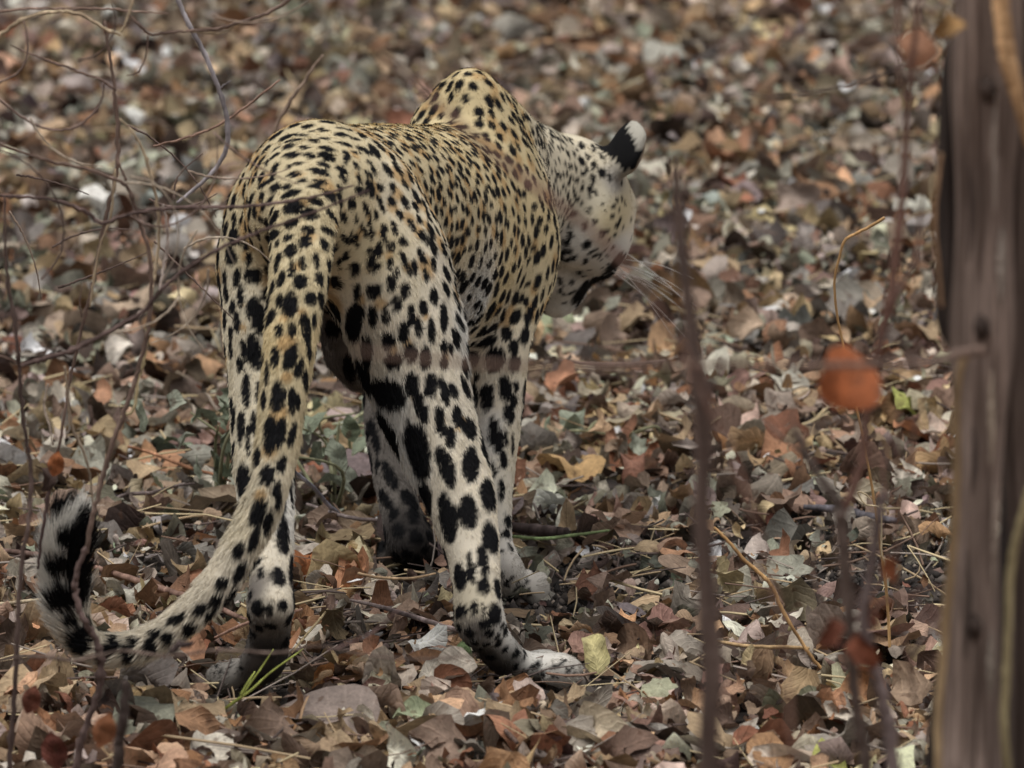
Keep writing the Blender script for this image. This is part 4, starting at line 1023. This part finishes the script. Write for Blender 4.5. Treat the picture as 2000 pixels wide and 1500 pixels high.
stick('vine', [(1900, 684), (1878, 712), (1869, 790), (1867, 950), (1862, 1060), (1850, 1180), (1840, 1300), (1832, 1420), (1836, 1600)], YT - .07, [7, 8, 8, 9, 9, 10, 9, 8, 8], V1, tree, n=10, jag=.25, dense=70)
stick('vine', [(1948, -60), (1960, 60), (1972, 130), (1994, 210), (2016, 290)], YT - .05, [15, 17, 17, 14, 12], (176, 144, 108), tree, n=12, jag=.2, dense=50)
stick('vine', [(2012, 950), (1988, 1040), (1974, 1110), (1970, 1220), (1964, 1340), (1962, 1430), (1978, 1600)], YT - .05, [8, 9, 9, 8, 9, 9, 9], (150, 140, 108), tree, n=10, jag=.25, dense=60)
stick('vine', [(1838, 300), (1826, 420), (1832, 520), (1840, 600)], YT - .02, [4, 4, 4, 3], (150, 122, 96), tree, n=8, jag=.3)
stick('branch', [(1920, 684), (1880, 690), (1820, 706), (1740, 712), (1640, 714), (1500, 712), (1300, 712), (1100, 716), (960, 712), (820, 700), (690, 684)], np.r_[8.35, 8.25, np.linspace(8.0, 6.9, 9)], [10, 10, 9, 8, 7, 6.5, 6, 6, 6, 5, 3.5], (122, 104, 94), tree, n=8, jag=.5)
stick('twig', [(1836, 60), (1790, 110), (1740, 140), (1660, 165), (1580, 182), (1500, 190), (1460, 180)], YT + .6, [5, 5, 4, 3.5, 3, 2.5, 2], (84, 74, 70), tree, n=6)
leaf_on(tree, 1852, 46, YT - .05, .036, (1.4, .9, .1), (150, 118, 78), 8, 'ochre dry leaf caught against the trunk')

# ---- dark upright sapling
YS = 7.8
sap = plant('dead_sapling', 1385, YS, 'dark knotty leafless sapling stem standing alone, thick as a thumb', 'sapling')
stick('stem', [(1320, 300), (1324, 400), (1334, 500), (1346, 600), (1358, 700), (1372, 790), (1376, 880), (1370, 970), (1376, 1080), (1384, 1200), (1392, 1310), (1384, 1420), (1382, 1580)], YS, [9, 13, 14, 15, 19, 23, 20, 18, 20, 21, 23, 20, 20], (90, 78, 73), sap, n=18, jag=.08, mat=M_TRUNK, rough=.16, dense=140, foot=True)
stick('twig', [(1372, 790), (1392, 750), (1410, 720), (1412, 690)], YS - .02, [9, 7, 6, 3], (74, 64, 62), sap, n=7, jag=.8)
stick('twig', [(1336, 540), (1324, 500), (1322, 470)], YS - .02, [6, 5, 3], (96, 88, 86), sap, n=7)
stick('twig', [(1388, 1200), (1424, 1190), (1452, 1180)], YS - .02, [5, 3, 2], (80, 68, 64), sap, n=7)

# ---- forked red-brown sapling with rusty leaves
YF = 8.35
fk = plant('forked_sapling', 1680, YF, 'forked red-brown sapling with a few rust-coloured leaves', 'sapling')
stick('stem', [(1640, 1000), (1648, 1080), (1656, 1180), (1662, 1280), (1672, 1380), (1690, 1480), (1704, 1600)], YF, [15, 13, 12, 12, 12, 13, 14], (94, 82, 76), fk, n=12, jag=.35, dense=60, foot=True)
stick('branch', [(1642, 1010), (1630, 970), (1606, 940), (1582, 900), (1560, 860), (1548, 840)], YF, [13, 10, 9, 8, 7, 5], (88, 79, 74), fk, n=10, jag=.5)
stick('branch', [(1642, 1010), (1664, 960), (1684, 900), (1692, 820), (1704, 740), (1722, 650), (1740, 570), (1752, 480), (1762, 390), (1768, 300), (1774, 200), (1786, 80), (1800, -60)], YF + .02, [12, 10, 9, 9, 9, 10, 10, 10, 9, 8, 7, 6, 5], (112, 86, 77), fk, n=10, jag=.5)
stick('branch', [(1776, 200), (1758, 160), (1752, 60), (1756, -60)], YF + .02, [5, 4, 4, 4], (106, 84, 76), fk, n=8, jag=.5)
stick('branch', [(1730, 640), (1760, 560), (1790, 500), (1800, 400), (1812, 320)], YF + .04, [7, 6, 5, 4, 3], (106, 86, 78), fk, n=8, jag=.5)
stick('stem', [(1724, 960), (1712, 1040), (1698, 1130), (1686, 1210), (1704, 1290), (1726, 1370), (1740, 1450), (1752, 1600)], YF - .03, [8, 10, 10, 11, 12, 13, 14, 14], (112, 100, 98), fk, n=10, jag=.4, dense=60, foot=True)
stick('twig', [(1755, 780), (1754, 880), (1748, 980), (1742, 1060)], YF, [4, 4, 4, 3], (106, 82, 72), fk, n=7)
stick('twig', [(1790, 820), (1776, 900), (1762, 1000), (1750, 1100), (1758, 1200), (1790, 1380)], YF + .05, [4, 4, 4, 4, 4, 4], (102, 80, 70), fk, n=7)
stick('twig', [(1648, 1310), (1640, 1260), (1632, 1210)], YF, [4, 3, 2], (90, 66, 62), fk, n=7)
for i in range(12):      # side twigs
    x0, y0 = rx.uniform(1560, 1790), rx.uniform(560, 1330); a = rx.uniform(-2.6, -.5); L_ = rx.uniform(80, 220); bend = rx.normal(0, .8)
    pts = [(x0 + math.cos(a + bend * t) * L_ * t, y0 + math.sin(a + bend * t) * L_ * t) for t in np.linspace(0, 1, 6)]
    stick('twig', pts, YF + rx.uniform(-.15, .8), [4, 3.6, 3.2, 2.8, 2.2, 1.2], [(106, 82, 74), (96, 84, 78), (124, 108, 98)][int(rx.integers(3))], fk, n=6, jag=1.0)
leaf_on(fk, 1652, 735, YF - .1, .064, (1.35, .3, .4), (150, 86, 52), 0, 'large rust-orange leaf hanging from the branch')
leaf_on(fk, 1690, 730, YF - .02, .042, (1.4, -.3, .4), (112, 66, 44), 3)
leaf_on(fk, 1624, 1232, YF - .02, .036, (1.4, .7, .2), (104, 60, 44), 5)
leaf_on(fk, 1684, 1268, YF - .04, .046, (1.4, -.8, -.2), (112, 64, 45), 5)
leaf_on(fk, 1738, 1110, YF - .02, .030, (1.4, -.4, .7), (138, 84, 56), 4)
leaf_on(fk, 1700, 1200, YF - .02, .036, (1.2, -.4, .8), (104, 66, 52), 6)
leaf_on(fk, 1776, 95, YF + .1, .045, (1.3, -.2, .7), (150, 110, 86), 1)

# ---- left: bare shrub of thin crossing stems
YL = 10.15
sh = plant('bare_shrub', 150, YL, 'leafless shrub of thin brown stems and crossing twigs beside the curled tail', 'shrub')
BR, PAL_, GR = (110, 93, 84), (168, 152, 128), (156, 152, 156)
def tw(nm, pts, Y, hw, col, foot=False, jag=1.0): return stick(nm, pts, Y, [h * .82 for h in hw], col, sh, n=7, jag=jag, foot=foot)
tw('stem', [(204, 40), (214, 110), (224, 180), (230, 270), (226, 340), (208, 420), (192, 490), (180, 560), (166, 620), (146, 700), (130, 780), (118, 860), (104, 920), (92, 1000)], YL + .15, [3, 4, 4.5, 5, 5, 5, 4.5, 4.5, 4, 4, 4, 3.5, 3, 2], BR)
tw('twig', [(226, 330), (216, 420), (196, 480), (182, 550), (176, 600)], YL + .13, [3, 3, 3, 3, 2], PAL_)
tw('branch', [(-30, 96), (10, 62), (50, 36), (110, 22), (160, 30), (205, 56), (236, 68)], YL + .1, [5, 5, 5, 4.5, 4, 4, 3], PAL_)
tw('branch', [(-30, 30), (40, 18), (120, 17), (200, 17), (260, 22), (330, 26)], YL + .2, [4, 3.5, 3, 3, 2.5, 1.5], (140, 120, 108))
tw('branch', [(250, 28), (272, 48), (296, 67), (340, 62), (380, 60), (430, 54), (480, 40), (540, 16), (600, -30)], YL + .1, [2, 3, 3.5, 3.5, 3.5, 4, 4, 4.5, 5], BR)
tw('twig', [(290, 70), (284, 110), (270, 140), (248, 148)], YL + .12, [2.5, 2, 2, 1.5], BR)
tw('twig', [(360, 60), (410, 66), (440, 62), (458, 50)], YL + .1, [2, 2, 2, 2], PAL_)
tw('twig', [(262, -20), (254, 20), (238, 62)], YL + .1, [3, 3, 2.5], PAL_)
tw('branch', [(334, -40), (352, 10), (372, 54), (396, 98), (418, 150), (434, 195), (444, 240), (443, 285), (428, 320), (400, 352), (372, 376), (346, 396)], YL + .45, [6, 6, 6, 6, 6, 6, 6, 6, 5.5, 5, 4.5, 4], GR, jag=.35)
tw('twig', [(430, 172), (444, 162), (450, 158)], YL + .45, [3, 2, 1.5], GR)
tw('twig', [(20, 88), (60, 106), (110, 124), (160, 142), (200, 158), (226, 176)], YL + .12, [1.5, 2.5, 3, 3.5, 3.5, 3], BR)
tw('twig', [(202, 162), (200, 190), (182, 222), (150, 246), (120, 254), (80, 248), (40, 226), (-20, 180)], YL + .05, [2, 2.5, 3, 3, 3, 3, 3, 3], (130, 112, 104))
tw('twig', [(46, 40), (54, 80), (50, 118), (30, 146), (-20, 168)], YL + .05, [2, 3, 3, 3, 3], (134, 116, 106))
tw('branch', [(-20, 272), (40, 296), (100, 315), (160, 328), (210, 345), (246, 362), (262, 400), (276, 440), (290, 490), (296, 560), (290, 630), (278, 690), (262, 750), (240, 810), (216, 880), (196, 950), (178, 1020), (168, 1080)], YL, [3, 3.5, 4, 4, 4, 4.5, 4.5, 5, 5, 5, 5.5, 5.5, 6, 6, 6, 6, 6, 6], BR)
tw('stem', [(168, 1070), (152, 1110), (146, 1150), (158, 1200), (182, 1240), (198, 1290), (192, 1350), (170, 1410), (152, 1470), (140, 1580)], YL - .1, [6, 6.5, 7, 7.5, 8, 8, 8, 8, 9, 10], (104, 88, 84), foot=True)
tw('twig', [(234, 232), (258, 258), (280, 296), (296, 350), (306, 395), (311, 450), (306, 510), (298, 560), (290, 620)], YL + .05, [2, 3, 3.5, 4, 4, 4, 4, 3.5, 3], PAL_)
tw('twig', [(318, 400), (326, 440), (326, 490), (318, 530), (312, 570)], YL + .1, [3, 3.5, 4, 3.5, 3], (178, 166, 158))
tw('twig', [(232, 318), (246, 352)], YL + .05, [3, 3], BR)
tw('branch', [(-30, 380), (40, 384), (90, 388), (130, 398), (170, 416), (200, 436), (240, 422), (290, 412), (350, 406), (420, 405), (500, 402), (570, 392), (630, 380), (690, 362)], YL - .05, [4, 4, 4, 4.5, 5, 5, 4.5, 4.5, 4.5, 4, 4, 3.5, 3, 2], (96, 81, 77))
tw('branch', [(42, 712), (90, 700), (140, 684), (190, 660), (240, 632), (280, 608), (310, 572), (350, 535), (390, 508), (440, 480), (500, 456), (560, 434), (640, 404), (720, 372)], YL - .25, [5, 5.5, 5.5, 5, 5, 6, 5, 5, 5, 4.5, 4, 3.5, 3, 2], (92, 77, 73))
tw('stem', [(8, 380), (10, 460), (14, 540), (28, 620), (36, 700), (42, 780), (52, 860), (60, 920), (58, 1000), (44, 1090), (36, 1200), (30, 1320), (22, 1450), (14, 1580)], YL - .15, [3, 3, 4, 4.5, 5, 5, 5, 5.5, 5.5, 6, 6, 6, 6.5, 7], (94, 80, 75), foot=True)
tw('twig', [(40, 714), (16, 700), (-20, 690)], YL - .15, [4, 3, 3], BR)
tw('twig', [(126, 716), (132, 760), (140, 830), (162, 880), (176, 930), (182, 990)], YL + .05, [3, 3, 3.5, 3.5, 3, 2], (152, 138, 120))
tw('twig', [(160, 620), (156, 590), (160, 560)], YL + .15, [2, 2, 1], BR)
tw('twig', [(94, 750), (86, 790), (96, 830), (104, 870)], YL, [3, 3, 3, 2], (146, 134, 122))
tw('stem', [(100, 900), (96, 960), (82, 1040), (74, 1110)], YL + .1, [4, 4, 4, 3], (88, 72, 70))
tw('stem', [(290, 620), (282, 700), (270, 740), (262, 800), (244, 812), (232, 840)], YL + .1, [3.5, 4, 4, 4, 3.5, 2], (186, 172, 136))
tw('twig', [(300, 285), (360, 270), (420, 248), (480, 208), (546, 156)], YL + .5, [2, 3, 3, 3, 2.5], (150, 124, 110))
tw('twig', [(488, 350), (520, 290), (560, 210), (600, 150), (630, 108)], YL + 1.9, [4, 5, 5, 4, 3], (146, 128, 114))
tw('twig', [(340, 392), (342, 360), (356, 334), (396, 300)], YL + .4, [2.5, 2.5, 2, 1.5], (112, 98, 90))
for i in range(20):      # finer dead twigs of the same shrub
    x0, y0 = rx.uniform(-20, 420), rx.uniform(-20, 620); a = rx.uniform(-.9, .9) + (math.pi / 2 if rx.random() < .5 else 0); L_ = rx.uniform(110, 300); bend = rx.normal(0, .9)
    pts = []
    for t in np.linspace(0, 1, 6):
        pts.append((x0 + math.cos(a + bend * t) * L_ * t, y0 + math.sin(a + bend * t) * L_ * t))
    tw('twig', pts, YL + rx.uniform(-.3, .7), [2.6, 2.6, 2.3, 2, 1.6, 1], [(150, 134, 120), (122, 106, 98), (100, 86, 80), (168, 156, 140)][int(rx.integers(4))])
leaf_on(sh, 110, 905, YL + .05, .030, (1.4, .2, .1), (158, 98, 62), 4, 'small orange leaf still hanging from a twig')
leaf_on(sh, 90, 930, YL + .08, .036, (1.3, .4, .6), (66, 52, 46), 8)
leaf_on(sh, 62, 1365, YL - .2, .034, (1.4, .3, .2), (112, 68, 54), 4)
leaf_on(sh, 106, 1465, YL - .2, .046, (1.4, -.2, .3), (104, 60, 50), 4)

# ---- very near, out-of-focus twigs in front of the shoulder and the legs
nt1 = plant('arching_twig', 1500, 7.2, 'thin brown twig arching close before the shoulder and face, out of focus', 'twig')
stick('stem', [(700, 60), (800, 150), (890, 235), (980, 315), (1080, 392), (1160, 455), (1240, 540), (1320, 660), (1400, 820), (1470, 1000), (1520, 1200), (1560, 1560)], 7.2, [4, 5, 6.5, 7, 7, 7, 6, 5, 4.5, 4.5, 4.5, 5], (118, 94, 84), nt1, n=7, foot=True)
nt2 = plant('low_twig', 200, 8.4, 'low bare twig lying across before the hind paws, out of focus', 'twig')
stick('stem', [(-40, 1300), (60, 1282), (150, 1290), (240, 1272), (330, 1282), (430, 1270), (540, 1276), (620, 1262), (720, 1280), (830, 1288), (930, 1280)], np.linspace(9.5, 9.2, 11), [3.5, 3.5, 4, 3, 3, 3, 3, 2.5, 2.5, 2.5, 2], (108, 94, 86), nt2, n=7)
stick('twig', [(330, 1276), (350, 1262), (376, 1256)], 9.45, [4, 9, 3], (70, 60, 58), nt2, n=7, jag=1.2)
stick('twig', [(640, 1272), (720, 1240), (780, 1190)], 9.3, [3, 2.5, 2], (112, 92, 88), nt2, n=7)
nt3 = plant('snag', 230, 9.4, 'dark broken stump of a stem below the curled tail', 'stump')
stick('stem', [(246, 1330), (240, 1400), (230, 1460), (226, 1570)], 9.5, [7, 11, 11, 12], (74, 64, 60), nt3, n=10, jag=.6, rough=.15, mat=M_TRUNK, foot=True)
leaf_on(nt3, 205, 1425, 9.45, .040, (1.4, .3, .2), (150, 100, 70), 4)

# ---- sticks lying on the litter, one thing each
def lying(pts, hw, col, label, z=.03, name='fallen_stick', cat='stick', jag=.5, zs=None):
    zs = zs or [z] * len(pts)
    W = np.array([gnd(px, py, zz) for (px, py), zz in zip(pts, zs)])
    H = np.interp(np.linspace(0, 1, len(pts)), np.linspace(0, 1, len(hw)), hw) if not np.isscalar(hw) else np.full(len(pts), hw, float)
    C = catmull(np.c_[W, [h * mpp(w[1]) for h, w in zip(H, W)]], len(pts) * 9)
    C[:, :3] += rt.normal(0, 1, (len(C), 3)) * C[:, 3:4] * .14 * jag
    me = tube_mesh(C[:, :3], np.maximum(C[:, 3], .0004), 8, name); me.materials.append(M_BARK)
    o = bpy.data.objects.new(name, me); o.color = (*srgb(*col), 1); link(o); tag(o, label, cat)
    return o
lying([(150, 1098), (210, 1116), (280, 1138), (340, 1158), (400, 1176), (480, 1212)], [5, 6, 6.5, 6.5, 6, 5], (136, 110, 98), 'smooth red-brown stick lying on the leaves behind the tail')
lying([(684, 1172), (730, 1182), (800, 1202), (870, 1224), (930, 1240), (968, 1240)], [2.5, 4, 5, 5, 5, 4], (150, 136, 132), 'thin grey stick reaching to the right hind hock', z=.035)
lying([(985, 1028), (1040, 1034), (1090, 1040), (1110, 1040)], [9, 12, 12, 10], (76, 66, 64), 'short thick dark stick lying behind the right hind leg')
lying([(1430, 1258), (1500, 1264), (1560, 1272), (1610, 1290), (1660, 1312)], [6, 7, 7, 6.5, 5], (112, 92, 84), 'purple-brown stick at the foot of the forked sapling', z=.03)
lying([(1400, 1252), (1460, 1262), (1540, 1264), (1580, 1266)], [3, 4, 4, 3], (178, 152, 114), 'pale straw-coloured stick crossing the purple-brown one', z=.045)
lying([(560, 910), (610, 950), (640, 985), (660, 1000)], [3, 4, 4, 3], (160, 160, 172), 'pale grey bare twig sloping behind the left hind leg', zs=[.10, .07, .045, .03])
lying([(600, 985), (680, 1010), (760, 1018), (800, 1024)], [3, 4, 4, 3], (120, 110, 108), 'dark grey twig lying between the hind and front legs', z=.035)
lying([(195, 1000), (240, 968), (300, 962), (340, 950), (380, 944)], [3, 4, 4, 3, 2], (100, 90, 88), 'dark twig lying behind the tail tip', z=.03)
lying([(250, 872), (300, 886), (360, 910), (420, 928), (450, 940)], [3, 3.5, 3.5, 3, 2], (156, 116, 90), 'thin orange-brown twig sloping to the left hind leg', zs=[.06, .05, .045, .04, .04])
lying([(1570, 990), (1640, 996), (1700, 1010), (1750, 1018)], [5, 9, 9, 6], (92, 90, 96), 'blue-grey weathered stick behind the forked sapling')
lying([(700, 1120), (740, 1128), (800, 1130), (850, 1120)], [3, 3, 3, 2], (172, 148, 118), 'thin tan twig under the left front paw', z=.035)
lying([(640, 1190), (620, 1215), (590, 1250), (570, 1275)], [2, 2.5, 2.5, 2], (188, 170, 132), 'pale dry straw slanting beside the left hind foot', z=.04, name='dry_straw', cat='straw')
lying([(420, 1246), (470, 1222), (520, 1206), (590, 1190)], [3, 3.5, 3.5, 2.5], (172, 140, 124), 'pinkish thin twig crossing before the left hind foot', zs=[.03, .06, .075, .08])
lying([(1090, 705), (1160, 712), (1240, 712), (1300, 706)], [3, 4, 4, 3], (124, 106, 98), 'long brown twig lying beyond the front legs', z=.03)
lying([(0, 1075), (60, 1082), (130, 1094)], [5, 6, 5], (120, 100, 92), 'brown stick end lying behind the white tail tip', z=.03)
lying([(0, 1180), (80, 1172), (180, 1168)], [4, 4, 3], (190, 176, 150), 'pale dry grass stem lying behind the tail', z=.03, name='dry_straw', cat='straw')
lying([(1070, 1420), (1130, 1408), (1180, 1420), (1260, 1440)], [4, 5, 5, 4], (92, 80, 76), 'dark crooked twig among the leaves in front of the right hind paw', z=.03)
lying([(960, 1400), (990, 1430), (1010, 1450)], [4, 5, 4], (104, 88, 80), 'short brown twig in front of the torn orange leaf', z=.035)
lying([(985, 1046), (1060, 1052), (1130, 1044), (1190, 1036)], [3, 3.5, 3.5, 2.5], (120, 138, 96), 'green grass blade lying behind the right hind leg', z=.03, name='fallen_grass', cat='grass')

# ---- dry standing stalks
st1 = plant('dry_stalk', 1610, 10.5, 'yellow-brown dry stalk leaning left between the two saplings', 'stalk')
P1 = [(1395, 1030), (1425, 1060), (1455, 1095), (1490, 1125), (1510, 1150), (1530, 1195), (1560, 1245), (1590, 1290), (1615, 1315)]
stick('stem', P1, 10.62, [3, 3.5, 4, 4, 4, 4, 3.5, 3.5, 3.5], (186, 150, 104), st1, n=8, jag=.35)
st2 = plant('dry_stalk', 1720, 10.6, 'thin bent straw stalk rising behind the forked sapling', 'stalk')
stick('stem', [(1728, 425), (1700, 442), (1672, 456), (1650, 470), (1640, 500), (1630, 548), (1634, 610), (1646, 670), (1664, 760), (1680, 830), (1694, 900), (1706, 970), (1716, 1040), (1728, 1130), (1734, 1190), (1738, 1270)], 10.72, [3, 3, 3, 3, 2.5, 2.5, 2.5, 2.5, 2.5, 2.5, 2.5, 2.8, 3, 3, 3, 3], (176, 142, 98), st2, n=7, jag=.3)
stick('tendril', [(1700, 975), (1690, 965), (1676, 962), (1690, 985), (1716, 990), (1722, 1010), (1722, 1080), (1730, 1100)], 10.70, 1.8, (196, 182, 150), st2, n=6, jag=.3)

# ---- green grass shoot in front of the left hind paw
gs = plant('grass_shoot', 400, 10.45, 'yellow-green grass shoot in front of the left hind paw', 'grass')
GC = (172, 184, 100)
stick('stalk', [(372, 1510), (384, 1460), (400, 1425), (430, 1392), (470, 1362), (490, 1348), (530, 1312), (592, 1268)], 10.42, [3, 3, 3, 3.2, 3.2, 2.8, 2, 1.2], GC, gs, n=8, jag=.15)
stick('blade', [(470, 1362), (492, 1330), (516, 1296), (534, 1268)], 10.42, [2, 2, 1.8, 1], GC, gs, n=8, jag=.15)
stick('blade', [(470, 1358), (486, 1330), (498, 1312)], 10.41, [3, 2.5, 1.2], (160, 172, 92), gs, n=8, jag=.15)
stick('stalk', [(338, 1510), (344, 1460), (352, 1420), (350, 1395)], 10.40, [2.5, 3, 3, 2], (178, 168, 110), gs, n=8, jag=.15)
stick('stalk', [(384, 1470), (372, 1452), (360, 1458), (352, 1490)], 10.42, [2.5, 2.5, 2, 1.5], (186, 172, 110), gs, n=8, jag=.15)

# ---- wilted grey-green plants under and behind the leopard
def wilted(cx, cy, n, spread, label, hh, seed):
    r = np.random.default_rng(seed)
    b = gnd(cx, cy, 0); o = empty('wilted_plant', tuple(b)); tag(o, label, 'plant')
    inv = Matrix.Translation(o.location).inverted()
    for i in range(n):
        p = b + np.array([r.normal(0, spread), r.normal(0, spread), r.uniform(.015, hh)])
        l = bpy.data.objects.new('leaf', LEAFM[int(r.choice([1, 3, 5, 4]))]); l.location = p; l.scale = (r.uniform(.028, .055),) * 3
        l.rotation_euler = (r.uniform(.3, 1.5), r.normal(0, .5), r.uniform(-1.5, 1.5)); c = np.array(srgb(*[(128, 136, 116), (142, 148, 130), (104, 112, 90), (152, 156, 140)][r.integers(4)])); l.color = (*c, 1)
        link(l, o); l.matrix_parent_inverse = inv
    for i in range(4):
        q = b + np.array([r.normal(0, spread), r.normal(0, spread), r.uniform(hh * .6, hh)])
        m_ = (b + q) / 2 + np.array([r.normal(0, .02), r.normal(0, .02), .02])
        C = catmull(np.array([b - np.array([0, 0, .01]), m_, q]), 12)
        me = tube_mesh(C, np.linspace(.0028, .0012, 12), 6, 'stem'); me.materials.append(M_BARK)
        s_ = bpy.data.objects.new('stem', me); s_.color = (*srgb(138, 140, 112), 1); link(s_, o); s_.matrix_parent_inverse = inv
wilted(650, 1000, 14, .055, 'wilted grey-green plant between the hind legs', .12, 1)
wilted(425, 1000, 15, .05, 'wilted grey-green plant left of the left hind leg', .14, 2)
wilted(690, 905, 7, .05, 'low wilted grey-green plant behind the left front leg', .07, 3)
wilted(1120, 880, 8, .05, 'small wilted pale green sprig behind the right front leg', .03, 4)

# ---- whiskers
wk = np.random.default_rng(3)
M_WHISK, nt, pb = new_mat('white_whisker'); pb.inputs['Base Color'].default_value = (.75, .74, .70, 1); pb.inputs['Roughness'].default_value = .4
for i in range(11):
    a = hp(.098 + wk.uniform(-.02, .012), .042, -.028 + wk.uniform(-.014, .014))
    d = norm(hr * 1.0 + hf * wk.uniform(.15, .9) + hu * wk.uniform(-.35, .55))
    L_ = wk.uniform(.06, .11)
    C = catmull(np.array([a, a + d * L_ * .5 + np.array([0, 0, -.002]), a + d * L_ + np.array([0, 0, -.014])]), 10)
    me = tube_mesh(C, np.linspace(.00055, .0002, 10), 5, 'whisker'); me.materials.append(M_WHISK)
    o = bpy.data.objects.new('whisker', me); link(o, leo); o.matrix_parent_inverse = leo_inv
